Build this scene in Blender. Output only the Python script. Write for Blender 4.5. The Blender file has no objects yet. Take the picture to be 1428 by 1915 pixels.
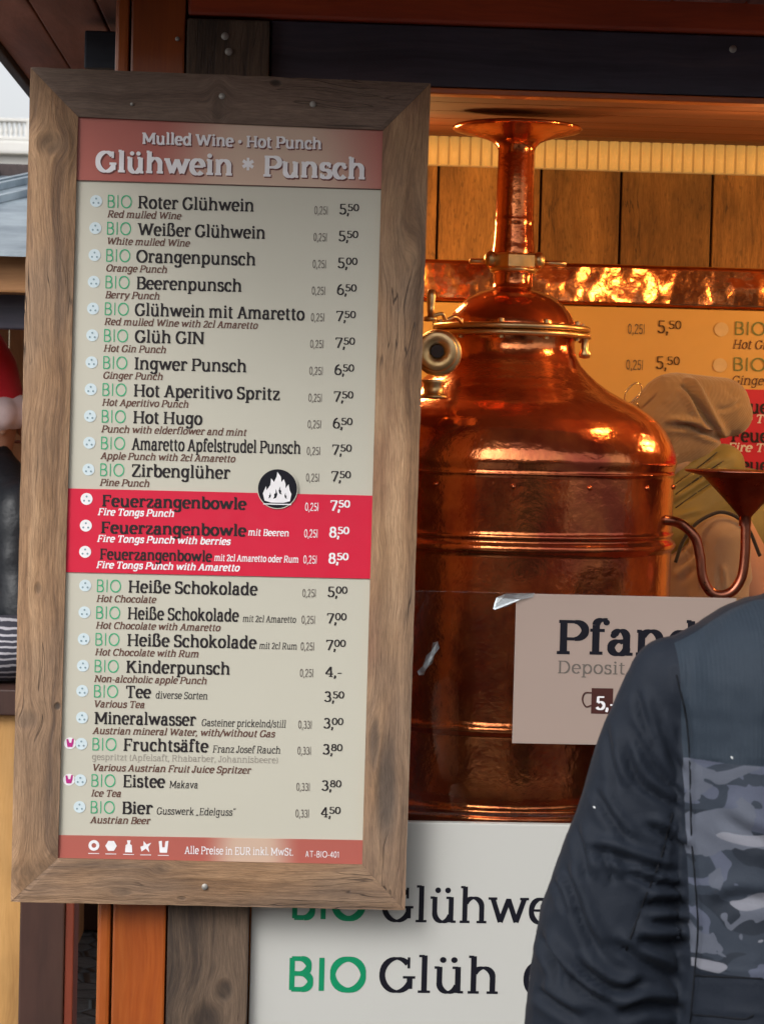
import bpy, bmesh, math, random
import numpy as np
from mathutils import Vector, Matrix
R = math.radians
random.seed(7); rng = np.random.default_rng(7)
S = bpy.context.scene
COL = S.collection

# ------------------------------------------------------------------ camera
FPX, UW, VH = 4000.0, 1428.0, 1915.0
CAM = Vector((0, -3.53, 1.60))
YAW, PITCH, ROLL = R(2.5), math.atan((957.5 - 795) / 4000), R(1.45)
ROT = Matrix.Rotation(-YAW, 3, 'Z') @ Matrix.Rotation(math.pi / 2 - PITCH, 3, 'X') @ Matrix.Rotation(ROLL, 3, 'Z')
cd = bpy.data.cameras.new('camera'); co = bpy.data.objects.new('camera', cd); COL.objects.link(co)
co.location = CAM; co.rotation_euler = ROT.to_euler()
cd.sensor_fit = 'VERTICAL'; cd.sensor_height = 36; cd.sensor_width = 36 * UW / VH
cd.lens = 36 * FPX / VH; cd.clip_start = 0.05; cd.clip_end = 2000
cd.dof.use_dof = True; cd.dof.focus_distance = 3.6; cd.dof.aperture_fstop = 16
S.camera = co

# ------------------------------------------------------------------ sky, sun, exposure
w = bpy.data.worlds.new('World'); S.world = w; w.use_nodes = True
nt = w.node_tree; nt.nodes.clear()
sky = nt.nodes.new('ShaderNodeTexSky'); sky.sky_type = 'NISHITA'; sky.sun_disc = False
sky.sun_elevation = R(38); sky.sun_rotation = R(215); sky.dust_density = 4; sky.air_density = 1.0
hs = nt.nodes.new('ShaderNodeHueSaturation'); hs.inputs['Saturation'].default_value = 0.15
bg = nt.nodes.new('ShaderNodeBackground'); bg.inputs[1].default_value = 0.15
wo = nt.nodes.new('ShaderNodeOutputWorld')
nt.links.new(sky.outputs[0], hs.inputs['Color']); nt.links.new(hs.outputs[0], bg.inputs[0]); nt.links.new(bg.outputs[0], wo.inputs[0])
sl = bpy.data.lights.new('sun', 'SUN'); sl.energy = 0.6; sl.angle = R(20); sl.color = (1, .97, .93)
so = bpy.data.objects.new('sun', sl); COL.objects.link(so)
sd = Vector((math.sin(R(215)) * math.cos(R(38)), math.cos(R(215)) * math.cos(R(38)), math.sin(R(38))))
so.rotation_euler = sd.to_track_quat('Z', 'Y').to_euler(); so.location = (0, -5, 6)
S.view_settings.view_transform = 'Standard'; S.view_settings.look = 'None'
S.view_settings.exposure = 0.5; S.view_settings.gamma = 1; S.view_settings.use_curve_mapping = False
S.cycles.max_bounces = 8

# ------------------------------------------------------------------ helpers
def W(u, v, Y):
    """point of the place seen at photo pixel (u, v) lying at depth Y"""
    d = ROT @ Vector(((u - UW / 2) / FPX, -(v - VH / 2) / FPX, -1))
    t = (Y - CAM.y) / d.y
    return CAM + d * t
def X(u, v, Y): return W(u, v, Y).x
def Z(u, v, Y): return W(u, v, Y).z

def link(o, parent=None, loc=None):
    COL.objects.link(o)
    loc = Vector(loc) if loc is not None else Vector((0, 0, 0))
    if parent is not None:
        o.parent = parent
        p = parent; base = Vector((0, 0, 0))
        while p is not None: base += p.location; p = p.parent
        loc = loc - base
    o.location = loc
    return o
def tag(o, label, cat, group=None):
    o['label'] = label; o['category'] = cat
    if group: o['group'] = group
    return o
def thing(name, label, cat, loc, group=None):
    o = bpy.data.objects.new(name, None); o.empty_display_size = .1
    link(o, None, loc); return tag(o, label, cat, group)
def part(name, me, m, parent, loc=(0, 0, 0), smooth=False):
    o = bpy.data.objects.new(name, me)
    if m is not None:
        me.materials.clear()
        for q in (m if isinstance(m, (list, tuple)) else [m]): me.materials.append(q)
    if smooth:
        for p in me.polygons: p.use_smooth = True
    return link(o, parent, loc)
def bm_mesh(bm, name='m'):
    me = bpy.data.meshes.new(name); bm.to_mesh(me); bm.free(); return me
def box_mesh(sx, sy, sz, bev=0.0, seg=2):
    bm = bmesh.new(); bmesh.ops.create_cube(bm, size=1)
    bmesh.ops.scale(bm, vec=(sx, sy, sz), verts=bm.verts)
    if bev > 0: bmesh.ops.bevel(bm, geom=list(bm.edges), offset=bev, segments=seg, affect='EDGES', profile=.6)
    return bm_mesh(bm)
def box(name, x0, x1, y0, y1, z0, z1, m, parent=None, bev=0.002):
    me = box_mesh(x1 - x0, y1 - y0, z1 - z0, bev)
    return part(name, me, m, parent, ((x0 + x1) / 2, (y0 + y1) / 2, (z0 + z1) / 2))
def lathe_mesh(prof, n=64, ax='Z', cap=True):
    bm = bmesh.new(); rings = []
    for r, z in prof:
        if r < 1e-6: rings.append([bm.verts.new((0, 0, z))])
        else: rings.append([bm.verts.new((r * math.cos(2 * math.pi * i / n), r * math.sin(2 * math.pi * i / n), z)) for i in range(n)])
    for a, b in zip(rings, rings[1:]):
        for i in range(n):
            j = (i + 1) % n
            if len(a) == 1 and len(b) == 1: continue
            if len(a) == 1: bm.faces.new((a[0], b[j], b[i]))
            elif len(b) == 1: bm.faces.new((a[i], a[j], b[0]))
            else: bm.faces.new((a[i], a[j], b[j], b[i]))
    if ax == 'Y': bmesh.ops.rotate(bm, matrix=Matrix.Rotation(R(90), 3, 'X'), verts=bm.verts)
    if ax == 'X': bmesh.ops.rotate(bm, matrix=Matrix.Rotation(R(90), 3, 'Y'), verts=bm.verts)
    bmesh.ops.recalc_face_normals(bm, faces=bm.faces)
    return bm_mesh(bm)
def spline(pts, n=8):
    P = [np.array(p, float) for p in pts]; P = [2 * P[0] - P[1]] + P + [2 * P[-1] - P[-2]]
    out = []
    for i in range(1, len(P) - 2):
        for k in range(n):
            t = k / n; a, b, c, d = P[i - 1], P[i], P[i + 1], P[i + 2]
            out.append(.5 * (2 * b + (c - a) * t + (2 * a - 5 * b + 4 * c - d) * t * t + (3 * b - a - 3 * c + d) * t ** 3))
    out.append(P[-2]); return out
def tube_mesh(pts, r, n=12, sub=8):
    P = [Vector(p) for p in spline(pts, sub)]; bm = bmesh.new(); rings = []
    up = Vector((0, 1, .01)).normalized()
    m = len(P)
    for i, p in enumerate(P):
        t = (P[min(i + 1, m - 1)] - P[max(i - 1, 0)]).normalized()
        a = t.cross(up).normalized(); b = t.cross(a).normalized(); up = -b if b.dot(up) < 0 else b
        up = (up - t * up.dot(t)).normalized()
        rr = r(i / (m - 1)) if callable(r) else r
        a = t.cross(up).normalized()
        rings.append([bm.verts.new(p + a * rr * math.cos(2 * math.pi * k / n) + up * rr * math.sin(2 * math.pi * k / n)) for k in range(n)])
    for A, B in zip(rings, rings[1:]):
        for k in range(n): bm.faces.new((A[k], A[(k + 1) % n], B[(k + 1) % n], B[k]))
    bm.faces.new(rings[0]); bm.faces.new(rings[-1])
    bmesh.ops.recalc_face_normals(bm, faces=bm.faces)
    return bm_mesh(bm)
def sphere_mesh(r, sc=(1, 1, 1), u=24, v=16):
    bm = bmesh.new(); bmesh.ops.create_uvsphere(bm, u_segments=u, v_segments=v, radius=r)
    bmesh.ops.scale(bm, vec=sc, verts=bm.verts); return bm_mesh(bm)
def extrude_poly(pts2, y0, y1):
    """polygon in x,z extruded between y0 and y1"""
    bm = bmesh.new()
    a = [bm.verts.new((x, y0, z)) for x, z in pts2]; b = [bm.verts.new((x, y1, z)) for x, z in pts2]
    bm.faces.new(a); bm.faces.new(b[::-1]); n = len(a)
    for i in range(n): bm.faces.new((a[i], b[i], b[(i + 1) % n], a[(i + 1) % n]))
    bmesh.ops.recalc_face_normals(bm, faces=bm.faces); return bm_mesh(bm)

# ------------------------------------------------------------------ materials
class NT:
    def __init__(s, name):
        s.m = bpy.data.materials.new(name); s.m.use_nodes = True; s.t = s.m.node_tree
        s.b = s.t.nodes['Principled BSDF']; s.out = s.t.nodes['Material Output']
    def n(s, typ, **kw):
        nd = s.t.nodes.new(typ)
        for k, v in kw.items(): setattr(nd, k, v)
        return nd
    def l(s, a, b): s.t.links.new(a, b)
    def set(s, sock, v):
        if hasattr(v, 'is_linked') or hasattr(v, 'links'): s.l(v, sock)
        else: sock.default_value = v
    def math(s, op, a, b=0.0, c=None, clamp=False):
        nd = s.n('ShaderNodeMath', operation=op); nd.use_clamp = clamp
        s.set(nd.inputs[0], a); s.set(nd.inputs[1], b)
        if c is not None: s.set(nd.inputs[2], c)
        return nd.outputs[0]
    def smooth(s, v, lo, hi):
        nd = s.n('ShaderNodeMapRange', interpolation_type='SMOOTHSTEP'); s.set(nd.inputs[0], v)
        nd.inputs[1].default_value = lo; nd.inputs[2].default_value = hi; return nd.outputs[0]
    def noise(s, vec, scale, detail=4, rough=.55, dist=0.0):
        nd = s.n('ShaderNodeTexNoise'); s.l(vec, nd.inputs['Vector']); nd.inputs['Scale'].default_value = scale
        nd.inputs['Detail'].default_value = detail; nd.inputs['Roughness'].default_value = rough
        nd.inputs['Distortion'].default_value = dist; return nd.outputs['Fac']
    def ramp(s, f, stops, interp='LINEAR'):
        nd = s.n('ShaderNodeValToRGB'); s.set(nd.inputs[0], f); cr = nd.color_ramp; cr.interpolation = interp
        while len(cr.elements) < len(stops): cr.elements.new(.5)
        for e, (p, c) in zip(cr.elements, stops): e.position = p; e.color = (*c, 1)
        return nd.outputs[0]
    def mix(s, f, a, b, mode='MIX'):
        nd = s.n('ShaderNodeMix', data_type='RGBA', blend_type=mode); s.set(nd.inputs[0], f)
        for k, q in ((6, a), (7, b)):
            if isinstance(q, tuple): nd.inputs[k].default_value = (*q, 1)
            else: s.l(q, nd.inputs[k])
        return nd.outputs[2]
    def bump(s, h, strength=.3, dist=.002):
        nd = s.n('ShaderNodeBump'); nd.inputs['Strength'].default_value = strength; nd.inputs['Distance'].default_value = dist
        s.l(h, nd.inputs['Height']); s.l(nd.outputs[0], s.b.inputs['Normal'])
        return nd
    def coords(s, rnd=True):
        tc = s.n('ShaderNodeTexCoord').outputs['Object']
        if not rnd: return tc
        oi = s.n('ShaderNodeObjectInfo').outputs['Random']
        mu = s.math('MULTIPLY', oi, 53.0)
        va = s.n('ShaderNodeVectorMath', operation='ADD'); s.l(tc, va.inputs[0]); s.l(mu, va.inputs[1]); return va.outputs[0]
    def mapping(s, vec, sc):
        nd = s.n('ShaderNodeMapping'); s.l(vec, nd.inputs[0]); nd.inputs['Scale'].default_value = sc; return nd.outputs[0]

def plain(name, col, rough=.5, metal=0.0, var=0.08, vs=20, bump=0.0, bs=80, coat=0.0):
    k = NT(name); v = k.coords()
    f = k.noise(v, vs, 3)
    c = k.mix(f, tuple(x * (1 - var * 2) for x in col), tuple(min(1, x * (1 + var * 2)) for x in col))
    k.l(c, k.b.inputs['Base Color']); k.b.inputs['Metallic'].default_value = metal
    rr = k.math('MULTIPLY_ADD', k.noise(v, vs * 2.3, 3), rough * .5, rough * .75); k.l(rr, k.b.inputs['Roughness'])
    if bump: k.bump(k.noise(v, bs, 4), bump, .002)
    if coat: k.b.inputs['Coat Weight'].default_value = coat
    return k.m

def wood(name, cols, axis='z', rough=.6, gs=26, fs=220, bump=.35, knots=(), coat=0.0, stretch=.055, blot=(.75, 1.25), knotcol=(.035, .022, .015), red=None, pits=0.0, vary=0.0, grey=None, greyk=.4, cracks=0.0):
    """cols dark->light; grain runs along axis; knots = (across, along, r_across, r_along, dark) in object space"""
    k = NT(name); tc = k.coords(False)
    sx = k.n('ShaderNodeSeparateXYZ'); k.l(tc, sx.inputs[0])
    ai = {'x': 0, 'y': 1, 'z': 2}[axis]; ci = {'x': 2, 'y': 0, 'z': 0}[axis]
    al, ac = sx.outputs[ai], sx.outputs[ci]; other = sx.outputs[({0, 1, 2} - {ai, ci}).pop()]
    rnd = k.math('MULTIPLY', k.n('ShaderNodeObjectInfo').outputs['Random'], 41.0)
    acw = ac; dark = None
    for (ka, kl, ra, rl, dk) in knots:
        da = k.math('DIVIDE', k.math('SUBTRACT', ac, ka), ra); dl = k.math('DIVIDE', k.math('SUBTRACT', al, kl), rl)
        r2 = k.math('ADD', k.math('MULTIPLY', da, da), k.math('MULTIPLY', dl, dl))
        m = k.math('POWER', 2.718, k.math('MULTIPLY', r2, -.35))
        acw = k.math('SUBTRACT', acw, k.math('MULTIPLY', k.math('MULTIPLY', k.math('SUBTRACT', ac, ka), .85), m))
        core = k.math('MULTIPLY', k.smooth(r2, 1.3, .05), dk)
        dark = core if dark is None else k.math('MAXIMUM', dark, core)
    # slow waviness of grain
    cv = k.n('ShaderNodeCombineXYZ'); k.l(k.math('ADD', k.math('MULTIPLY', al, 2.2), rnd), cv.inputs[0]); k.l(k.math('MULTIPLY', ac, 3.0), cv.inputs[1]); k.l(other, cv.inputs[2])
    wv = k.math('MULTIPLY', k.math('SUBTRACT', k.noise(cv.outputs[0], 1.5, 2), .5), .05)
    acw = k.math('ADD', acw, wv)
    c2 = k.n('ShaderNodeCombineXYZ'); k.l(acw, c2.inputs[0]); k.l(k.math('ADD', k.math('MULTIPLY', al, stretch), rnd), c2.inputs[1]); k.l(other, c2.inputs[2])
    v = c2.outputs[0]
    g = k.noise(v, gs, 6, .6, .4); f = k.noise(v, fs, 4, .7)
    c3 = k.n('ShaderNodeCombineXYZ'); k.l(ac, c3.inputs[0]); k.l(k.math('ADD', k.math('MULTIPLY', al, .35), rnd), c3.inputs[1]); k.l(other, c3.inputs[2])
    b = k.noise(c3.outputs[0], 7, 4, .6)
    mixf = k.math('ADD', k.math('MULTIPLY', g, .72), k.math('MULTIPLY', f, .28))
    n = len(cols)
    c = k.ramp(mixf, [(.33 + .34 * i / (n - 1), cols[i]) for i in range(n)])
    lo, hi = blot
    c = k.mix(1.0, c, k.ramp(b, [(.3, (lo, lo, lo)), (.7, (hi, hi, hi))]), 'MULTIPLY')
    if red: c = k.mix(k.math('MULTIPLY', k.smooth(k.noise(c3.outputs[0], 11, 3), .52, .7), .6), c, red)
    if dark is not None: c = k.mix(dark, c, knotcol)
    if grey: c = k.mix(k.math('MULTIPLY', k.smooth(k.noise(c3.outputs[0], 4.5, 3, .6), .42, .62), greyk), c, k.mix(g, (grey[0] * .6, grey[1] * .6, grey[2] * .6), grey))
    if cracks:
        cn = k.math('ABSOLUTE', k.math('SUBTRACT', k.noise(v, gs * 1.3, 3, .6), .5)); gate = k.smooth(k.noise(c3.outputs[0], 9, 3), .50, .62)
        crk = k.math('MULTIPLY', k.math('MULTIPLY', k.smooth(cn, .010, .001), gate), cracks); c = k.mix(crk, c, (.045, .028, .02))
        f2 = k.noise(v, fs * 2.2, 3, .7); c = k.mix(.35, c, k.mix(1.0, c, k.ramp(f2, [(.38, (.45, .45, .45)), (.62, (1.5, 1.5, 1.5))]), 'MULTIPLY'))
    if pits: c = k.mix(k.math('MULTIPLY', k.smooth(k.noise(c3.outputs[0], 150, 2, .5), .60, .68), pits), c, (.05, .028, .018))
    if vary:
        rv_ = k.math('MULTIPLY_ADD', k.n('ShaderNodeObjectInfo').outputs['Random'], vary, 1 - vary * .6); cb_ = k.n('ShaderNodeCombineColor')
        for q_ in range(3): k.l(rv_, cb_.inputs[q_])
        c = k.mix(1.0, c, cb_.outputs[0], 'MULTIPLY')
    k.l(c, k.b.inputs['Base Color'])
    k.l(k.math('MULTIPLY_ADD', f, .25, rough - .1), k.b.inputs['Roughness'])
    h = k.math('ADD', k.math('MULTIPLY', g, .8), k.math('MULTIPLY', f, .5))
    if dark is not None: h = k.math('SUBTRACT', h, k.math('MULTIPLY', dark, .8))
    if cracks: h = k.math('ADD', k.math('SUBTRACT', h, k.math('MULTIPLY', crk, .6)), k.math('MULTIPLY', k.noise(c3.outputs[0], 120, 4, .7), .45))
    k.bump(h, bump, .003)
    if coat: k.b.inputs['Coat Weight'].default_value = coat; k.b.inputs['Coat Roughness'].default_value = .25
    return k.m

def metal(name, col, rough=.18, dent=.25, dscale=9, tarn=None, patina=0.0, fine=.05):
    k = NT(name); v = k.coords(False)
    n1 = k.noise(v, dscale, 3, .5); n2 = k.noise(v, 60, 4, .6)
    c = k.mix(k.smooth(k.noise(v, 5, 5, .65), .42, .68), col, tarn or tuple(x * .6 for x in col))
    if patina:
        c = k.mix(k.math('MULTIPLY', k.smooth(k.noise(k.mapping(v, (1, 1, .25)), 22, 5, .7), .5, .75), .35), c, (.16, .06, .05))
    k.l(c, k.b.inputs['Base Color'])
    k.l(k.math('MULTIPLY_ADD', k.noise(v, 7, 4, .6), -patina * .6, 1 - patina * .1), k.b.inputs['Metallic'])
    k.l(k.math('ADD', rough * .6, k.math('MULTIPLY', n2, rough * .9)), k.b.inputs['Roughness'])
    h = k.math('ADD', n1, k.math('MULTIPLY', n2, fine)); k.bump(h, dent, .01)
    return k.m

def emis(name, col, strength):
    k = NT(name); k.b.inputs['Base Color'].default_value = (*col, 1)
    k.b.inputs['Emission Color'].default_value = (*col, 1); k.b.inputs['Emission Strength'].default_value = strength
    return k.m
def ink(name, col, rough=.5):
    k = NT(name); v = k.coords(False)
    c = k.mix(k.noise(v, 40, 2), tuple(x * .85 for x in col), tuple(min(1, x * 1.15) for x in col))
    k.l(c, k.b.inputs['Base Color']); k.b.inputs['Roughness'].default_value = rough; k.b.inputs['Specular IOR Level'].default_value = .25; return k.m
def glass(name, tint=(.97, .99, .98), rough=.02):
    k = NT(name); k.t.nodes.remove(k.b)
    tr = k.n('ShaderNodeBsdfTransparent'); tr.inputs[0].default_value = (*tint, 1)
    gl = k.n('ShaderNodeBsdfGlossy'); gl.inputs['Roughness'].default_value = rough
    fr = k.n('ShaderNodeFresnel'); fr.inputs[0].default_value = 1.45
    mx = k.n('ShaderNodeMixShader'); k.l(fr.outputs[0], mx.inputs[0]); k.l(tr.outputs[0], mx.inputs[1]); k.l(gl.outputs[0], mx.inputs[2])
    k.l(mx.outputs[0], k.out.inputs[0]); return k.m

# ------------------------------------------------------------------ slab serif lettering drawn stroke by stroke
G = {
'A':(70,'L 13 2 33 68;L 35 68 57 2;L 20 24 50 24;S 12 0 11;S 58 0 11'),
'B':(64,'L 16 1 16 69;L 7 2.5 36 2.5;L 7 67.5 34 67.5;L 16 36 36 36;A 34 52 18 15.7 -90 90;A 36 19.2 20 16.8 -90 90'),
'C':(66,'A 35 35 25 32.5 42 318;V 57 48 22'),
'D':(73,'L 16 1 16 69;L 7 2.5 34 2.5;L 7 67.5 34 67.5;A 34 35 27 32.5 -90 90'),
'E':(62,'L 16 1 16 69;L 7 2.5 56 2.5;L 7 67.5 54 67.5;L 16 36 42 36;V 54 0 19;V 52 53 17;V 42 28 16'),
'F':(60,'L 16 1 16 69;L 7 67.5 54 67.5;L 16 35 42 35;V 52 53 17;V 42 27 16;S 16 0 12'),
'G':(72,'A 36 35 26 32.5 42 330;V 57 48 22;L 59 8 59 30;T 58 33 11'),
'H':(78,'L 16 1 16 69;L 61 1 61 69;L 16 36 61 36;S 16 0 11;S 61 0 11;T 16 70 11;T 61 70 11'),
'I':(36,'L 18 1 18 69;S 18 0 12;T 18 70 12'),
'J':(46,'L 29 16 29 69;A 17 16 12 13.5 190 360;T 29 70 12;D 8 17 5.5'),
'K':(74,'L 16 1 16 69;L 18 29 54 67;L 31 42 58 2;S 16 0 11;S 59 0 11;T 16 70 11;T 54 70 10'),
'L':(60,'L 16 1 16 69;L 7 2.5 54 2.5;V 53 0 19;T 16 70 11'),
'M':(90,'L 15 1 15 69;L 75 1 75 69;L 16 67 45 14;L 74 67 45 14;S 15 0 10;S 75 0 11;T 12 70 9;T 78 70 9'),
'N':(78,'L 15 1 15 69;L 62 1 62 69;L 15 68 62 3;S 15 0 10;T 11 70 9;T 62 70 10'),
'O':(74,'A 37 35 28 32.5 0 360'),
'P':(63,'L 16 1 16 69;L 7 67.5 36 67.5;L 16 32 36 32;A 36 49.7 20 17.7 -90 90;S 16 0 12'),
'R':(70,'L 16 1 16 69;L 7 67.5 36 67.5;L 16 33.5 36 33.5;A 36 50.5 19 17 -90 90;L 36 33 56 2;S 16 0 11;S 58 0 9'),
'S':(58,'A 29 51.5 17 16 25 270;A 29 19 19.5 16.5 90 -155;V 47 50 20;V 10 0 20'),
'T':(68,'L 34 1 34 69;L 7 67.5 61 67.5;V 9 52 18;V 59 52 18;S 34 0 13'),
'U':(76,'L 15 24 15 69;A 38 25 23 22.5 180 360;L 61 24 61 69;T 15 70 10;T 61 70 10'),
'V':(72,'L 12 68 36 2;L 60 68 36 2;T 12 70 11;T 60 70 11'),
'W':(102,'L 12 68 31 3;L 31 3 51 62;L 51 62 71 3;L 71 3 90 68;T 12 70 11;T 51 66 6;T 90 70 11'),
'Z':(62,'L 8 67.5 54 67.5;L 52 66 10 4;L 8 2.5 56 2.5;V 9 53 17;V 55 0 19'),
'a':(55,'L 38 2 38 34;A 26 33 12 12.5 0 155;A 24 14 14.5 12 60 360;L 38 2.5 50 2.5;L 28 25 38 27;D 14 37 5'),
'b':(60,'L 15 2 15 73;A 32 24 18 21.7 0 360;L 6 71.5 15 71.5'),
'c':(52,'A 28 24 18.5 21.7 48 318;D 41 36 5.5'),
'd':(62,'L 46 1 46 73;A 28.5 24 18 21.7 0 360;L 37 71.5 46 71.5;L 46 2.5 56 2.5'),
'e':(53,'A 27 24 18.5 21.7 0 318;L 9 25 45 25'),
'f':(40,'L 17 1 17 58;A 29 58 12 13 55 180;L 6 45.5 33 45.5;S 18 0 12;D 36 65 5'),
'g':(58,'A 27 26 17 20 0 360;L 43.5 47 43.5 -6;A 27.5 -6 16 13 360 195;L 43 45.5 54 45.5'),
'h':(65,'L 15 1 15 73;A 32 29.5 17 16.5 0 155;L 49 1 49 31;S 15 0 10;S 49 0 10;L 6 71.5 15 71.5'),
'i':(33,'L 17 1 17 47;D 16 63 6;S 17 0 11;L 7 45.5 17 45.5'),
'j':(32,'L 19 -8 19 47;A 9 -8 10 11 265 360;D 18 63 6;L 9 45.5 19 45.5'),
'k':(62,'L 15 1 15 73;L 17 18 42 46;L 27 29 47 2;S 15 0 10;S 49 0 10;T 43 48 9;L 6 71.5 15 71.5'),
'l':(33,'L 17 1 17 73;S 17 0 11;L 7 71.5 17 71.5'),
'm':(94,'L 15 1 15 47;A 30.5 30 15 16 0 155;L 45.5 1 45.5 31;A 61 30 15 16 0 155;L 76 1 76 31;S 15 0 10;S 45.5 0 9;S 77 0 10;L 6 45.5 15 45.5'),
'n':(65,'L 15 1 15 47;A 32 29.5 17 16.5 0 155;L 49 1 49 31;S 15 0 10;S 49 0 10;L 6 45.5 15 45.5'),
'o':(56,'A 28 24 19 21.7 0 360'),
'p':(61,'L 15 -19 15 47;A 32.5 24 18 21.7 0 360;S 15 -20 11;L 6 45.5 15 45.5'),
'r':(47,'L 16 1 16 47;A 32 28 16 17.7 70 165;D 39 40 5.5;S 17 0 12;L 6 45.5 16 45.5'),
's':(47,'A 23.5 35.5 12.5 10 25 270;A 23.5 13.5 14.5 11.5 90 -155;V 36 33 14;V 9 1 14'),
't':(40,'L 17 13 17 62;A 27 13 10 10.7 180 305;L 6 45.5 33 45.5'),
'u':(65,'L 15 18 15 47;A 31 18.5 16 16.5 180 345;L 48 1 48 47;L 6 45.5 15 45.5;L 38 45.5 48 45.5;L 48 2.5 58 2.5'),
'v':(58,'L 10 46 29 2;L 48 46 29 2;T 10 48 9;T 48 48 9'),
'w':(84,'L 10 46 26 3;L 26 3 42 44;L 42 44 58 3;L 58 3 74 46;T 10 48 9;T 42 46 5;T 74 48 9'),
'y':(58,'L 10 46 29 3;L 48 46 24 -14;D 18 -15 5.5;T 10 48 9;T 48 48 9'),
'z':(51,'L 8 45.5 43 45.5;L 41 44 10 4;L 8 2.5 44 2.5;V 9 34 14;V 43 0 14'),
'ß':(64,'L 15 1 15 56;A 29 57 14 14 -65 180;A 33 19.5 18 17 -150 105;S 14 0 11'),
'0':(54,'A 27 34 18.5 31.5 0 360'), '1':(44,'L 24 1 24 66;L 10 55 24 66;S 24 0 13'),
'2':(52,'A 25 49 16 16.5 -25 170;L 40 42 9 4;L 7 3 46 3;V 45 0 14'), '3':(52,'A 24 50 15 15 -90 155;A 24 19.5 18.5 16.5 -155 90;L 20 36 26 36'),
'4':(56,'L 38 1 38 66;L 37 65 8 21;L 6 19 52 19;S 38 0 11'), '5':(52,'L 13 36 14 66;L 13 64.5 44 64.5;A 25 21 18.5 18.5 -155 130'),
'6':(54,'A 28 21 18.5 18.5 0 360;A 38 24 28.5 41 95 185'), '7':(50,'L 7 64 47 64;L 45 64 20 1;V 8 52 14'),
'8':(54,'A 27 50 14.5 14.5 0 360;A 27 19 18 16.5 0 360'), '9':(54,'A 27 46 18.5 18.5 0 360;A 17 43 28.5 41 -85 5'),
',':(24,'D 12 5 6;L 13 4 8 -11'), '.':(22,'D 11 5 6'), '-':(38,'L 7 25 31 25'), '–':(50,'L 4 25 46 25'), '/':(34,'L 5 -8 29 74'), '|':(26,'L 13 -8 13 74'),
'(':(30,'A 36 30 24 44 130 230'), ')':(30,'A -6 30 24 44 -50 50'), '„':(40,'L 12 7 7 -8;L 26 7 21 -8'), '“':(40,'L 10 58 14 74;L 24 58 28 74'),
'*':(60,'L 30 12 30 60;L 10 24 50 48;L 10 48 50 24'), '•':(36,'D 18 32 9'), ' ':(27,''),
}
SANS = {'B':(62,'L 13 1 13 69;L 12 2.5 34 2.5;L 12 67.5 32 67.5;L 13 36 34 36;A 32 51.8 17 15.7 -90 90;A 34 19.2 19 16.7 -90 90'),
 'I':(30,'L 15 0 15 70'), 'O':(84,'A 42 35 33 33 0 360'), 'l':(22,'L 11 0 11 70'), '2':(52,'A 25 49 16 16.5 -25 170;L 40 42 9 4;L 7 3 45 3'),
 'H':(70,'L 13 0 13 70;L 57 0 57 70;L 13 36 57 36')}
for a, b in (('ü', 'u'), ('ä', 'a')): G[a] = (G[b][0], G[b][1] + (';D 21 63 5.5;D 41 63 5.5' if b == 'u' else ';D 16 62 5.5;D 35 62 5.5'))

def ymap(y):
    return y if y <= 0 else (y * 53.5 / 48 if y <= 48 else 53.5 + (y - 48) * 20.5 / 25)
def glyph_strokes(ch, sw, hw, sans):
    adv, s = (SANS.get(ch) or G.get(ch, G['o'])) if sans else G.get(ch, G['o'])
    out = []
    for tk in s.split(';'):
        if not tk: continue
        a = tk.split(); k = a[0]; v = [float(q) for q in a[1:]]
        if k == 'L': out.append(('P', [(v[0], v[1]), (v[2], v[3])]))
        elif k == 'A':
            n = max(4, int(abs(v[5] - v[4]) / 12)); full = abs(v[5] - v[4]) >= 359
            out.append(('C' if full else 'P', [(v[0] + v[2] * math.cos(R(v[4] + (v[5] - v[4]) * i / n)), v[1] + v[3] * math.sin(R(v[4] + (v[5] - v[4]) * i / n))) for i in range(n + (0 if full else 1))]))
        elif k in 'ST' and not sans:
            y = v[1] + hw * 50 * (1 if k == 'S' else -1); out.append(('P', [(v[0] - v[2], y), (v[0] + v[2], y)]))
        elif k == 'V' and not sans: out.append(('H', [(v[0], v[1]), (v[0], v[1] + v[2])]))
        elif k == 'D': out.append(('D', [(v[0], v[1], v[2] * (1 + (sw - .085) * 5))]))
    return adv, out
def text_width(t, sans=False, track=0):
    return sum(((SANS.get(c) or G.get(c, G['o'])) if sans else G.get(c, G['o']))[0] + track for c in t) / 100
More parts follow.
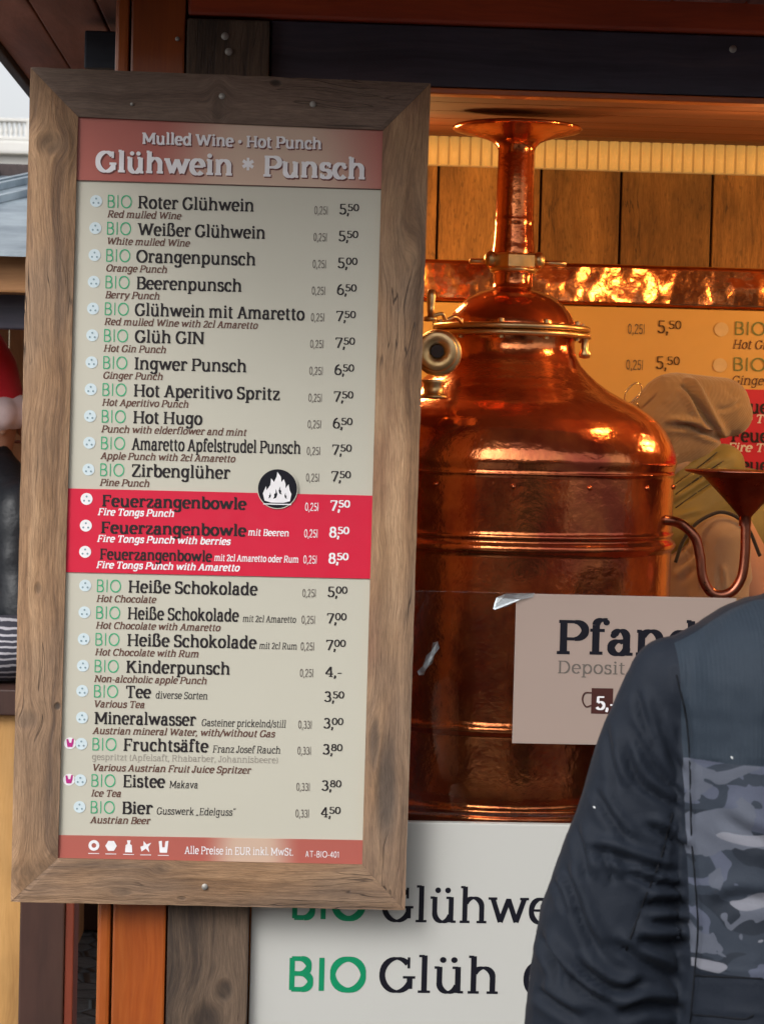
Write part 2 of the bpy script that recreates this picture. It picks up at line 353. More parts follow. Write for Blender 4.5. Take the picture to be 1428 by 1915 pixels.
def text_mesh(t, capm, width=None, sw=.085, hw=.05, slant=0.0, sans=False, track=None, lift=0.00003):
    """mesh in x,z plane facing -y, cap height capm metres, origin at baseline start"""
    if track is None: track = 0 if sans else -4
    sc = capm / .70; nat = text_width(t, sans, track) * sc
    kx = (width / nat) if width else 1.0
    V, F = [], []; x = 0.0; lvl = 0
    def emit(px, py, z):
        V.append(((x + (px + slant * py) / 100 * sc * kx), -z, py / 100 * sc)); return len(V) - 1
    for ch in t:
        adv, strokes = glyph_strokes(ch, sw, hw, sans)
        low = (not sans) and (ch.islower())
        for si, (k, p) in enumerate(strokes):
            z = si * lift
            if low: p = [(q[0], ymap(q[1])) + tuple(q[2:]) for q in p]
            if k == 'D':
                cx, cy, r = p[0]; ids = [emit(cx + r * math.cos(2 * math.pi * i / 10), cy + r * math.sin(2 * math.pi * i / 10), z) for i in range(10)]; F.append(ids); continue
            closed = k == 'C'; n = len(p); Ls, Rs = [], []
            for i in range(n):
                a = p[(i - 1) % n] if (closed or i > 0) else p[0]; b = p[(i + 1) % n] if (closed or i < n - 1) else p[-1]
                tx, ty = b[0] - a[0], b[1] - a[1]; d = math.hypot(tx, ty) or 1; nx, ny = -ty / d, tx / d
                h = 50 * ((hw * .95) if k == 'H' else (sw * abs(nx) + hw * abs(ny)) / max(.8, math.hypot(nx, ny)))
                if k == 'P' and n == 2 and abs(nx) > .3 and abs(ny) > .12: h *= .92
                # keep horizontal thickness independent of fitting stretch
                Ls.append(emit(p[i][0] + nx * h, p[i][1] + ny * h, z)); Rs.append(emit(p[i][0] - nx * h, p[i][1] - ny * h, z))
            for i in range(n if closed else n - 1):
                j = (i + 1) % n; F.append([Ls[i], Rs[i], Rs[j], Ls[j]])
        x += (adv + track) / 100 * sc * kx
    me = bpy.data.meshes.new('text'); me.from_pydata(V, [], F); me.update(); return me
def put_text(name, t, u0, v0, u1, cap_px, Y, m, parent, **kw):
    p = W(u0, v0, Y); q = W(u1, v0 + (u1 - u0) * .0253, Y)
    capm = cap_px * (Y - CAM.y) / FPX
    return part(name, text_mesh(t, capm, (q.x - p.x) if u1 else None, **kw), m, parent, p)

# ------------------------------------------------------------------ palette
M = {}
M['frame_top'] = None
def frame_wood(name, axis, knots, **kw):
    return wood(name, [(.10, .052, .027), (.235, .13, .066), (.355, .21, .112), (.46, .29, .165)], axis, .72, gs=30, fs=300, bump=.9, knots=knots, stretch=.045, pits=.12, cracks=.8, grey=(.21, .165, .135), **kw)
M['orange_post'] = wood('orange_varnish', [(.21, .036, .004), (.31, .066, .007), (.38, .095, .011)], 'z', .38, gs=14, bump=.12, coat=.3)
M['orange_h'] = wood('orange_varnish_h', [(.26, .045, .008), (.40, .085, .012), (.50, .12, .018)], 'x', .38, gs=14, bump=.12, coat=.3)
M['red_beam'] = wood('red_brown_beam', [(.26, .032, .012), (.42, .058, .016), (.54, .10, .022)], 'x', .42, gs=12, bump=.15, coat=.25)
M['dark_post'] = wood('weathered_dark', [(.026, .016, .011), (.066, .042, .028), (.12, .078, .05), (.16, .105, .068)], 'z', .7, gs=24, bump=.7, cracks=.8, knots=[(.0, -.555, .03, .035, .9), (.03, -.50, .015, .02, .8)], stretch=.07)
M['fascia'] = wood('dark_blue_stain', [(.028, .028, .046), (.050, .046, .070), (.090, .074, .088)], 'x', .55, gs=18, bump=.3)
M['blue_block'] = wood('blue_block', [(.012, .018, .030), (.024, .034, .052), (.035, .045, .06)], 'x', .6, gs=18, bump=.3)
M['soffit'] = wood('soffit_wood', [(.15, .055, .042), (.28, .115, .092), (.40, .19, .155)], 'y', .6, gs=16, bump=.5, stretch=.10)
M['soffit_edge'] = wood('soffit_edge', [(.02, .012, .012), (.05, .03, .028)], 'y', .6)
M['brown_paint'] = wood('dark_brown_paint', [(.040, .017, .013), (.052, .022, .016), (.062, .028, .020)], 'z', .5, gs=12, bump=.08)
M['red_edge'] = wood('red_edge', [(.14, .025, .010), (.2, .035, .014)], 'z', .5, gs=12, bump=.1)
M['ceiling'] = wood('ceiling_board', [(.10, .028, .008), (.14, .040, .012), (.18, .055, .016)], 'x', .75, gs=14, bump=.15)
M['planks'] = wood('back_planks', [(.13, .062, .018), (.34, .175, .05), (.48, .27, .085)], 'z', .62, gs=18, bump=.7, vary=.6, pits=.35, cracks=.8, stretch=.08, knots=[(.02, -.03, .012, .012, .7)], blot=(.5, 1.4))
M['screw'] = plain('screw_steel', (.42, .40, .37), .6, .6)
M['paper'] = plain('menu_paper', (.535, .515, .43), .42, var=.02, vs=3)
M['red_print'] = plain('red_print', (.62, .012, .045), .42, var=.02)
M['black'] = ink('black_ink', (.022, .018, .020)); M['green'] = ink('green_ink', (.06, .38, .19)); M['brown'] = ink('brown_ink', (.13, .065, .05))
M['white'] = ink('white_ink', (.82, .80, .82)); M['grey'] = ink('grey_ink', (.14, .12, .105)); M['shade'] = ink('letter_edge_ink', (.16, .05, .045))
M['disc'] = ink('pale_blue_print', (.60, .70, .74)); M['disc_ink'] = ink('blue_grey_ink', (.22, .32, .36)); M['pink'] = ink('pink_ink', (.45, .03, .22)); M['lgrey'] = ink('light_grey_ink', (.33, .30, .26))
M['navy_ink'] = ink('navy_black_ink', (.006, .006, .012)); M['dgreen'] = ink('deep_green_ink', (.004, .24, .105))
M['copper'] = metal('aged_copper', (.80, .25, .085), .14, .42, 7, (.44, .085, .045), patina=.20, fine=.22)
M['copper_dark'] = metal('pipe_copper', (.42, .15, .09), .30, .10, 20, (.22, .08, .065))
M['foil'] = metal('crinkled_copper', (.90, .36, .13), .15, .20, 24, (.58, .19, .07), fine=.05)
M['brass'] = metal('brass', (.80, .55, .28), .34, .10, 30, (.62, .40, .16))
M['white_panel'] = plain('white_laminate', (.53, .53, .50), .33, var=.02, vs=2)
M['pfand'] = plain('deposit_card', (.37, .285, .245), .3, var=.03, vs=4)
M['inner_menu'] = plain('inner_menu_print', (.76, .49, .14), .5, var=.02)
M['black_plastic'] = plain('black_plastic', (.02, .02, .022), .4)

# ------------------------------------------------------------------ ground
k = NT('wet_cobble_ground'); v = k.coords(False)
f = k.noise(v, 9, 6, .7); vo = k.n('ShaderNodeTexVoronoi', feature='DISTANCE_TO_EDGE'); k.l(v, vo.inputs[0]); vo.inputs['Scale'].default_value = 9
j = k.smooth(vo.outputs[0], .0, .08)
k.l(k.mix(j, (.02, .02, .022), k.ramp(f, [(.3, (.04, .039, .040)), (.7, (.12, .118, .12))])), k.b.inputs['Base Color'])
k.b.inputs['Roughness'].default_value = .55; k.bump(k.math('ADD', j, f), .6, .02)
bm = bmesh.new(); bmesh.ops.create_grid(bm, x_segments=2, y_segments=2, size=600)
g = part('ground', bm_mesh(bm), k.m, None, (0, 0, 0)); g['kind'] = 'structure'

# ------------------------------------------------------------------ the stall
stall = thing('market_stall', 'wooden punch stall with orange and dark posts, plank back wall and copper strip', 'market stall', (.5, .3, 0))
Yp = .05
# front posts
zt = 2.9
xo0, xo1 = X(180, 1850, Yp), X(308, 1850, Yp)
xs = X(206, 1850, Yp)
o = box('post', xs + .002, xo1, Yp + .004, Yp + .13, 0.02, zt, M['orange_post'], stall, .004); o['label'] = 'orange varnished post'
o = box('corner_trim', xo0, xs - .001, Yp, Yp + .125, 0.02, zt, M['orange_post'], stall, .006)
xd0, xd1 = xo1 + .003, X(463, 1850, Yp)
ztd = Z(420, 36, Yp)
o = box('post', xd0, xd1, Yp - .003, Yp + .10, .02, ztd, M['dark_post'], stall, .004); o['label'] = 'dark weathered post'
# top beam & fascia
zb = Z(900, 166, Yp + .03); zf = Z(900, 52, Yp + .03)
box('fascia_board', xd1 + .003, 2.3, Yp + .02, Yp + .06, zb, zf - .001, M['fascia'], stall, .003)
box('beam', xd0, 2.3, Yp + .008, Yp + .12, zf + .001, zf + .10, M['red_beam'], stall, .006)
box('beam', xd0, 2.3, Yp - .012, Yp + .12, zf + .103, zf + .30, M['red_beam'], stall, .006)
box('opening_trim', xd1 + .003, 2.3, Yp + .022, Yp + .055, zb - .012, zb - .0015, M['orange_h'], stall, .002)
# soffit boards (overhang) run front to back
H0 = 1.6 + .72; x = X(57, 185, 1.15)
box('eave_edge', x - .022, x - .001, -.75, 2.0, H0 - .012, H0 + .05, M['soffit_edge'], stall, .004)
i = 0
while x < 2.3:
    wv = random.uniform(.095, .13)
    box('soffit_board', x, x + wv - .004, -.75, 2.0, H0 + random.uniform(0, .004), H0 + .022, M['soffit'], stall, .003); x += wv
box('roof', X(57, 185, 1.15) - .05, 2.45, -.80, 2.1, H0 + .055, H0 + .10, M['brown_paint'], stall, .01)
yb = .37
box('beam_end', X(158, 92, yb), .1, yb, yb + .09, Z(185, 128, yb), Z(185, 57, yb), M['blue_block'], stall, .004)
# the side wall, floor and right wall
box('side_wall', xo0 + .03, xo0 + .06, Yp + .14, 1.47, .02, H0 - .06, M['planks'], stall, .002)
box('side_wall', 2.2, 2.24, Yp + .14, 1.47, .02, H0 - .06, M['planks'], stall, .002)
box('stall_floor', xo0, 2.24, Yp + .14, 1.5, .01, .06, M['brown_paint'], stall, .002)
YB = 1.47
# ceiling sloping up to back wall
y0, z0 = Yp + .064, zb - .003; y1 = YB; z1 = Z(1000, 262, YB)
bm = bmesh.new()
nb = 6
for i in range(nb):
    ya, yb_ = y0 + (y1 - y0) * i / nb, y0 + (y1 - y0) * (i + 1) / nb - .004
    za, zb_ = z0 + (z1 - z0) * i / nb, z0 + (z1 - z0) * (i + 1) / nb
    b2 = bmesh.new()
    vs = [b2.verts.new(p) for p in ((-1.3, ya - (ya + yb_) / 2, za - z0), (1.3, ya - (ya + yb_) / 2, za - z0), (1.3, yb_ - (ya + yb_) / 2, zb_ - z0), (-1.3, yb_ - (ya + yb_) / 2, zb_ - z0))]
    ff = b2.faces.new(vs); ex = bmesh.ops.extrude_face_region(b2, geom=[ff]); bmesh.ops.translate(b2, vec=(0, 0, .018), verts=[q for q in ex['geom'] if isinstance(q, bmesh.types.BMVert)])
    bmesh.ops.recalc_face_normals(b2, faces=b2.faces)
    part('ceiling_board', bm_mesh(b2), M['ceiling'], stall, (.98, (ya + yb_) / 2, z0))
bm.free()
# back wall planks
zp0, zp1 = Z(1000, 492, YB), Z(1000, 316, YB)
edges = [-.33, -.12, .09] + [X(u, 400, YB) for u in (818, 930, 1010, 1160, 1331, 1490)] 
while edges[-1] < 2.2: edges.append(edges[-1] + .19)
for a, b in zip(edges, edges[1:]):
    dy = random.uniform(0, .006)
    box('wall_plank', a + .003, b - .003, YB + dy, YB + .025, zp0 - 1.9 if False else .06, z1 + .08, M['planks'], stall, .003)
box('wall_backing', -.33, 2.2, YB + .026, YB + .04, .06, z1 + .08, M['soffit_edge'], stall, .002)
# copper strip
zc0, zc1 = Z(1000, 568, YB), Z(1000, 491, YB)
bm = bmesh.new(); NX, NZ = 200, 10
gr = [[bm.verts.new((.26 + (2.1 - .26) * i / NX, 0, zc0 + (zc1 - zc0) * j / NZ)) for i in range(NX + 1)] for j in range(NZ + 1)]
from mathutils import noise as mn
for row in gr:
    for vv in row:
        vv.co.y = YB - .012 + .003 * mn.noise(Vector((vv.co.x * 9, 0, vv.co.z * 14))) + .0022 * mn.noise(Vector((vv.co.x * 30, 3, vv.co.z * 22)))
for j in range(NZ):
    for i in range(NX): bm.faces.new((gr[j][i], gr[j][i + 1], gr[j + 1][i + 1], gr[j + 1][i]))
ex = bmesh.ops.extrude_face_region(bm, geom=list(bm.faces)); bmesh.ops.translate(bm, vec=(0, .006, 0), verts=[q for q in ex['geom'] if isinstance(q, bmesh.types.BMVert)])
bmesh.ops.recalc_face_normals(bm, faces=bm.faces)
part('copper_strip', bm_mesh(bm), M['foil'], stall, (0, 0, 0), True)
# ribbed light strip under the ceiling: diffuser ribs
M['led'] = emis('warm_led_diffuser', (.60, .36, .095), .36)
rail = thing('light_strip', 'glowing yellow ribbed light strip above the plank wall', 'light strip', (.9, YB - .05, Z(1100, 285, YB)))
zl0, zl1 = Z(1000, 313, YB - .04), Z(1000, 258, YB - .04)
box('strip_back', .2, 2.1, YB - .026, YB - .004, zl0, zl1, emis('warm_led_strip', (.5, .30, .09), .22), rail, .002)
rib = lathe_mesh([(0, 0), (.0098, 0), (.0098, zl1 - zl0), (0, zl1 - zl0)], 14)
rib.materials.append(M['led'])
for p in rib.polygons: p.use_smooth = len(p.vertices) == 4
x = .215
while x < 2.1:
    o = bpy.data.objects.new('rib', rib); link(o, rail, (x, YB - .034, zl0)); x += .0247

M['inner_green'] = ink('faded_green_ink', (.22, .27, .10)); M['inner_ink'] = ink('faded_brown_ink', (.10, .055, .025)); M['inner_disc'] = ink('faded_cream_print', (.75, .60, .34))
# inner menu board on the back wall
Ym = YB - .02
im = thing('wall_menu', 'cream menu board on the back wall behind the copper still, lit yellow', 'menu board', (1.0, Ym, Z(1100, 800, Ym)))
box('board', .30, 2.05, Ym, Ym + .014, Z(1100, 1250, Ym), zc0 - .004, M['inner_menu'], im, .002)
box('red_band', X(1338, 800, Ym), 2.05, Ym - .004, Ym - .001, Z(1390, 893, Ym), Z(1390, 728, Ym), M['red_print'], im, .0005)
Yt = Ym - .003
for i, (vv, pr) in enumerate(((623, '5,'), (690, '5,'))):
    put_text('volume_mark', '0,25l', 1172 - i * 3, vv + 1, 1205 - i * 3, 19, Yt, M['grey'], im, sans=True, sw=.07, hw=.06)
    put_text('price', '5,', 1227 - i * 3, vv, 1249 - i * 3, 25, Yt, M['inner_ink'], im)
    put_text('price', '50', 1248 - i * 3, vv - 8, 1273 - i * 3, 16, Yt, M['inner_ink'], im)
    put_text('price', '5,', 806, vv, 822, 25, Yt, M['black'], im)
    part('icon_disc', lathe_mesh([(0, 0), (.0165, 0), (.0165, .001), (0, .001)], 24, 'Y'), M['inner_disc'], im, W(1348 - i * 3, vv - 7, Yt))
    put_text('organic_mark', 'BIO', 1370 - i * 3, vv + 3, 1432, 25, Yt, M['inner_green'], im, sans=True, sw=.075, hw=.065)
    put_text('item_name', ('Glüh GIN', 'Ingwer Punsch')[i], 1442, vv + 5, 1600 + 60 * i, 26, Yt, M['black'], im)
    put_text('item_translation', ('Hot Gin Punch', 'Ginger Punch')[i], 1368 - i * 3, vv + 29, 1512 - i * 3, 17, Yt, M['brown'], im, slant=.2)
    put_text('item_name', ('Roter Glühwein', 'Weißer Glühwein')[i], 812, vv, 1080, 25, Yt, M['black'], im)
for i, (vv, t) in enumerate(((772, 'Feuerzangenbowle'), (826, 'Feuerzangenbowle'), (881, 'Feuerzangenbowle'))):
    put_text('item_name', t, 1365, vv, 1640, 24, Ym - .006, M['black'], im, sw=.13, hw=.08)
    put_text('item_translation', 'Fire Tongs Punch', 1358, vv + 19 - 1, 1560, 16, Ym - .006, M['white'], im, slant=.2, sw=.13, hw=.09)

# ------------------------------------------------------------------ lamps inside the stall
M['bulb'] = emis('warm_bulb_glow', (1.0, .58, .22), 42)
def bulb_lamp(x, y, z, e, label):
    t = thing('hanging_lamp', label, 'lamp', (x, y, z))
    part('bulb', sphere_mesh(.024, (1, 1, 1.2)), M['bulb'], t, (x, y, z), True)
    part('socket', lathe_mesh([(0, .028), (.014, .028), (.016, .045), (.014, .075), (0, .078)], 20), M['brass'], t, (x, y, z), True)
    part('cord', lathe_mesh([(0, .07), (.003, .07), (.003, .16), (0, .16)], 8), M['black_plastic'], t, (x, y, z))
    l = bpy.data.lights.new('bulb_light', 'POINT'); l.energy = e; l.color = (1, .50, .16); l.shadow_soft_size = .03
    lo = bpy.data.objects.new('bulb_light', l); link(lo, t, (x, y, z - .035))
bulb_lamp(.16, .95, 2.03, 6.5, 'small warm bulb hanging behind the menu sign inside the stall')
bulb_lamp(.925, .30, 2.02, 3.6, 'small warm bulb hanging beside the still, nearer the counter')
bulb_lamp(1.50, .80, 2.00, 11, 'small warm bulb hanging close to the back wall at the right')

# ------------------------------------------------------------------ counter with white front panel
ctr = thing('stall_counter', 'white counter front with large green and black drink names, under the copper still', 'counter', (.9, .1, 0))
zc = Z(900, 1540, .07)
box('front_panel', xd1 + .003, 2.2, .07, .088, .12, zc, M['white_panel'], ctr, .002)
box('worktop', xd1 + .003, 2.2, .092, .95, .83, .862, M['ceiling'], ctr, .003)
Yc = .0695
put_text('organic_mark', 'BIO', 540, 1718, 686, 66, Yc, M['dgreen'], ctr, sans=True, sw=.115, hw=.10)
put_text('drink_name', 'Glühwein', 708, 1724, 1112, 66, Yc, M['navy_ink'], ctr, sw=.10, hw=.05)
put_text('organic_mark', 'BIO', 534, 1852, 686, 63, Yc, M['dgreen'], ctr, sans=True, sw=.115, hw=.10)
put_text('drink_name', 'Glüh', 703, 1856, 932, 68, Yc, M['navy_ink'], ctr, sw=.10, hw=.05)
put_text('drink_name', 'GIN', 972, 1864, 1150, 68, Yc, M['navy_ink'], ctr, sw=.10, hw=.05)
put_text('organic_mark', 'BIO', 530, 1986, 682, 63, Yc, M['dgreen'], ctr, sans=True, sw=.115, hw=.10)
put_text('drink_name', 'Ingwer Punsch', 700, 1990, 1260, 66, Yc, M['navy_ink'], ctr, sw=.10, hw=.05)

# glass guard + deposit card
Yg = .115
gp = box('glass_guard', X(700, 1300, Yg), 2.15, Yg, Yg + .006, .862, Z(900, 1107, Yg), glass('guard_glass'), None, .001)
tag(gp, 'clear glass guard standing on the counter in front of the still', 'glass panel')
Yk = Yg - .006
px0, px1 = X(961, 1250, Yk), X(1372, 1250, Yk); pz0, pz1 = Z(960, 1390, Yk), Z(966, 1110, Yk)
card = thing('deposit_sign', 'pale rectangular deposit price card with a mug symbol, taped to the glass guard', 'sign', ((px0 + px1) / 2, Yk, (pz0 + pz1) / 2))
box('card', px0, px1, Yk, Yk + .003, pz0, pz1, M['pfand'], card, .0006)
Yk2 = Yk - .0006
put_text('heading', 'Pfand', 1036, 1223, 1302, 64, Yk2, M['navy_ink'], card, sw=.135, hw=.065)
put_text('subheading', 'Deposit | Pegno', 1040, 1259, 1298, 24, Yk2, M['grey'], card, sw=.085, hw=.05)
me = extrude_poly([(-.0185, -.022), (.0185, -.022), (.0185, .022), (-.0185, .022)], 0, .0003)
pm = W(1125, 1311, Yk2)
part('mug_symbol', me, ink('mug_brown_ink', (.060, .018, .015)), card, pm)
me = tube_mesh([(-.018, 0, .014), (-.030, 0, .013), (-.034, 0, .002), (-.028, 0, -.010), (-.018, 0, -.008)], .0013, 8, 6)
part('mug_symbol_handle', me, ink('mug_brown_ink2', (.060, .018, .015)), card, pm)
put_text('deposit_price', '5,-', 1112, 1327, 1150, 26, Yk2 - .0006, M['white'], card, sw=.13, hw=.08)

# scraps of clear tape holding the card
k = NT('clear_tape'); k.t.nodes.remove(k.b); tr = k.n('ShaderNodeBsdfTransparent'); df = k.n('ShaderNodeBsdfGlossy'); df.inputs['Roughness'].default_value = .35; df.inputs[0].default_value = (.75, .85, .9, 1)
mx = k.n('ShaderNodeMixShader'); mx.inputs[0].default_value = .38; k.l(tr.outputs[0], mx.inputs[1]); k.l(df.outputs[0], mx.inputs[2]); k.l(mx.outputs[0], k.out.inputs[0])
def scrap(pts, m, lab):
    P = [W(u, v, Yk - .002) for u, v in pts]; c_ = sum(P, Vector()) / len(P)
    me = extrude_poly([(p.x - c_.x, p.z - c_.z) for p in P], -.0006, .0006)
    for i, q in enumerate(me.vertices): q.co.y += .004 * math.sin(i * 2.3)
    o = part('tape_scrap', me, m, None, c_); tag(o, lab, 'tape')
scrap([(921, 1138), (928, 1118), (945, 1110), (999, 1109), (996, 1117), (972, 1121), (950, 1134), (925, 1140)], k.m, 'crumpled clear tape at the upper left corner of the deposit card')
scrap([(780, 1256), (790, 1246), (797, 1226), (806, 1218), (809, 1202), (818, 1200), (821, 1212), (812, 1224), (808, 1240), (797, 1250), (792, 1262), (783, 1263)], k.m, 'loose strip of clear tape on the glass beside the menu frame')
# ------------------------------------------------------------------ copper still
AX = W(948, 900, .59); ax, ay = AX.x, .59
dA = ay + 3.53; sA = dA / FPX; sF = (dA - .32) / FPX
hz = 801
def za(v): return 1.6 + (hz - v) * sA
def zfr(v): return 1.6 + (hz - v) * sF
st = thing('copper_still', 'large polished copper still kettle with riveted bands and tall flanged column on the counter', 'copper still', (ax, ay, .862))
def densify(prof, step=.006):
    out_ = [prof[0]]
    for (r0, z0_), (r1, z1_) in zip(prof, prof[1:]):
        n_ = max(1, int(math.hypot(r1 - r0, z1_ - z0_) / step))
        out_ += [(r0 + (r1 - r0) * i / n_, z0_ + (z1_ - z0_) * i / n_) for i in range(1, n_ + 1)]
    return out_
def kl(name, prof, m, n=96, smooth=True): prof = densify(prof) if name in ('boiler', 'column', 'helmet') else prof; return part(name, lathe_mesh(prof, n), m, st, (ax, ay, 0), smooth)
kz = [(0, zfr(1565)), (.30, zfr(1565)), (.318, zfr(1550)), (.318, zfr(1536))]
def bead(z, r=.318, h=.010, b=.006): return [(r, z - h), (r + b * .7, z - h * .6), (r + b, z), (r + b * .7, z + h * .6), (r, z + h)]
kz += bead(zfr(1528), .316, .008, .007) + [(.318, zfr(1500))] + bead(zfr(1372)) + [(.318, zfr(1250)), (.318, zfr(1150))] + bead(zfr(1028), .318, .011, .008) + bead(zfr(1006), .318, .005, .003)
kz += [(.319, zfr(950))] + [(.3195, zfr(889)), (.3215, zfr(887.5)), (.3215, zfr(885)), (.3195, zfr(883))]
for v_, r_ in ((858, 315), (840, 311), (820, 303), (800, 292), (783, 278), (768, 259), (755, 238), (742, 212), (728, 186), (712, 163), (697, 146), (682, 132), (668, 124), (655, 120), (640, 119), (632, 121)):
    kz.append((r_ * sA, za(v_)))
o = kl('boiler', kz, M['copper'], 128)
hd = [(.150 * .97, 0)]
kl('helmet', [(r_ * sA, za(v_)) for v_, r_ in ((612, 118), (606, 118), (596, 114), (584, 108), (572, 98), (560, 84), (551, 68), (545, 52), (541, 40), (537, 37), (528, 36), (516, 36), (505, 37))], M['copper'])
kl('lid_flange', [(.118 * .9, za(632)), (.150, za(632)), (.1535, za(630)), (.1535, za(624)), (.150, za(622)), (.12, za(622))], M['brass'])
kl('lid_flange', [(.12, za(620)), (.148, za(620)), (.1515, za(618)), (.1515, za(612)), (.148, za(609)), (.118, za(608))], M['brass'])
kl('column', [(r_ * sA, za(v_)) for v_, r_ in ((478, 40), (470, 40), (455, 38), (420, 36), (415, 37), (411, 36), (350, 35), (300, 34), (284, 34), (276, 37), (268, 45), (262, 58), (256, 78), (251, 100), (246, 119), (243, 121), (240, 119), (240, 60), (240, 0))], M['copper'], 96)
kl('neck_ring', [(.036, za(512)), (.043, za(510)), (.045, za(505)), (.043, za(500)), (.036, za(499))], M['brass'])
# hex nut
hx = lathe_mesh([(0, 0), (.050, 0), (.053, .004), (.053, .026), (.050, .030), (0, .030)], 6)
o = part('union_nut', hx, M['brass'], st, (ax, ay, za(505)), False); o.rotation_euler.z = R(14)
for s_ in (-1, 1):
    L = .052 if s_ > 0 else .035
    me = lathe_mesh([(0, 0), (.0055, 0), (.0055, L), (.003, L + .002), (0, L + .002)], 12, 'X')
    o = part('nut_bar', me, M['brass'], st, (ax + (.048 if s_ > 0 else -.048), ay - .004, za(491)), True)
    if s_ < 0: o.rotation_euler.z = R(180)
for s_ in (-1, 1): part('nut_knob', sphere_mesh(.0125, (1, 1, 1.3)), M['brass'], st, (ax + s_ * .046, ay - .025, za(488)), True)
# flange bolts
bolt = lathe_mesh([(0, -.018), (.006, -.018), (.006, -.012), (.003, -.012), (.003, .012), (.006, .012), (.006, .018), (0, .020)], 10)
bolt.materials.append(M['brass'])
for i in range(10):
    a = R(36 * i + 4); o = bpy.data.objects.new('flange_bolt', bolt); link(o, st, (ax + .138 * math.cos(a), ay + .138 * math.sin(a), za(620)))
# rivets in two rows
rv = sphere_mesh(.005, (1, 1, 1), 12, 8); rv.materials.append(M['copper'])
for p in rv.polygons: p.use_smooth = True
for i in range(14):
    a = R(i * 360 / 14 + 9)
    for z_, r_ in ((zfr(910), .3195),):
        o = bpy.data.objects.new('rivet', rv); link(o, st, (ax + r_ * math.cos(a), ay + r_ * math.sin(a), z_))
# clamp at the right of the lid
part('lid_clamp', lathe_mesh([(0, -.03), (.010, -.028), (.012, -.02), (.007, -.012), (.007, .012), (.010, .016), (0, .018)], 20), M['brass'], st, (ax + .136, ay - .05, za(640)), True)
# sight valve at left
vy = ay - .30
vc = W(817, 657, vy); sV = (vy + 3.53) / FPX
part('valve_dial', lathe_mesh([(.011, .000), (.0115, .0045), (.033, .0045), (.0355, .003), (.036, -.002), (.036, -.012), (.031, -.016), (.028, -.018), (.018, -.04), (.0, -.04)], 40, 'Y'), M['brass'], st, vc, True)
part('valve_bore', lathe_mesh([(0, .006), (.0115, .006), (.0115, -.003), (0, -.003)], 24, 'Y'), plain('valve_dark_bore', (.03, .015, .012), .5), st, vc)
part('valve_ring', lathe_mesh([(.030, -.018), (.040, -.018), (.0425, -.026), (.040, -.036), (.030, -.036)], 40, 'Y'), M['brass'], st, vc + Vector((.004, 0, -.002)), True)
p = W(812, 742, vy)
part('valve_body', lathe_mesh([(0, -.004), (.022, -.003), (.026, 0), (.022, .004), (.018, .006), (.018, .024), (.024, .030), (0, .032)], 32), M['brass'], st, p + Vector((0, .03, 0)), True)
p = W(806, 600, vy)
part('valve_spindle', lathe_mesh([(0, 0), (.012, 0), (.012, .008), (.006, .010), (.007, .03), (.0085, .045), (.006, .056), (0, .058)], 24), M['brass'], st, p + Vector((0, .02, 0)), True)
part('valve_linkage', tube_mesh([p + Vector((.0, .02, .008)), p + Vector((.02, .02, .014)), p + Vector((.028, .03, .004)), p + Vector((.045, .04, .010)), p + Vector((.06, .06, .0))], .0035, 8, 6), M['brass'], st, (0, 0, 0), True)
part('valve_arm', tube_mesh([vc + Vector((0, .03, 0)), vc + Vector((.0, .10, 0)), vc + Vector((.03, .2, .005))], .012, 12, 6), M['brass'], st, (0, 0, 0), True)
# outlet, hose and funnel
yo = ay - .12
pts = [W(1205, 968, yo + .02), W(1240, 972, yo - .02), W(1272, 980, yo), W(1298, 1004, yo), W(1308, 1040, yo), W(1313, 1080, yo), W(1327, 1106, yo), W(1348, 1113, yo), W(1370, 1104, yo), W(1386, 1078, yo), W(1392, 1035, yo), W(1393, 985, yo), W(1393, 968, yo)]
part('outlet_pipe', tube_mesh(pts, .0095, 16, 10), M['copper_dark'], st, (0, 0, 0), True)
part('outlet_nut', lathe_mesh([(0, 0), (.016, 0), (.016, .02), (.012, .022), (.012, .03), (0, .03)], 6, 'X'), M['brass'], st, W(1212, 969, yo + .005))
fc = W(1395, 882, yo); sc_ = (yo + 3.53) / FPX
zf2 = lambda v_: (882 - v_) * sc_
part('funnel', lathe_mesh([(.0115, zf2(985)), (.0115, zf2(968)), (.016, zf2(962)), (.045, zf2(930)), (.078, zf2(896)), (.082, zf2(892)), (.114, zf2(884)), (.116, zf2(881)), (.113, zf2(880)), (.080, zf2(888)), (.043, zf2(928)), (.012, zf2(960)), (0, zf2(960))], 72), M['copper_dark'], st, fc, True)

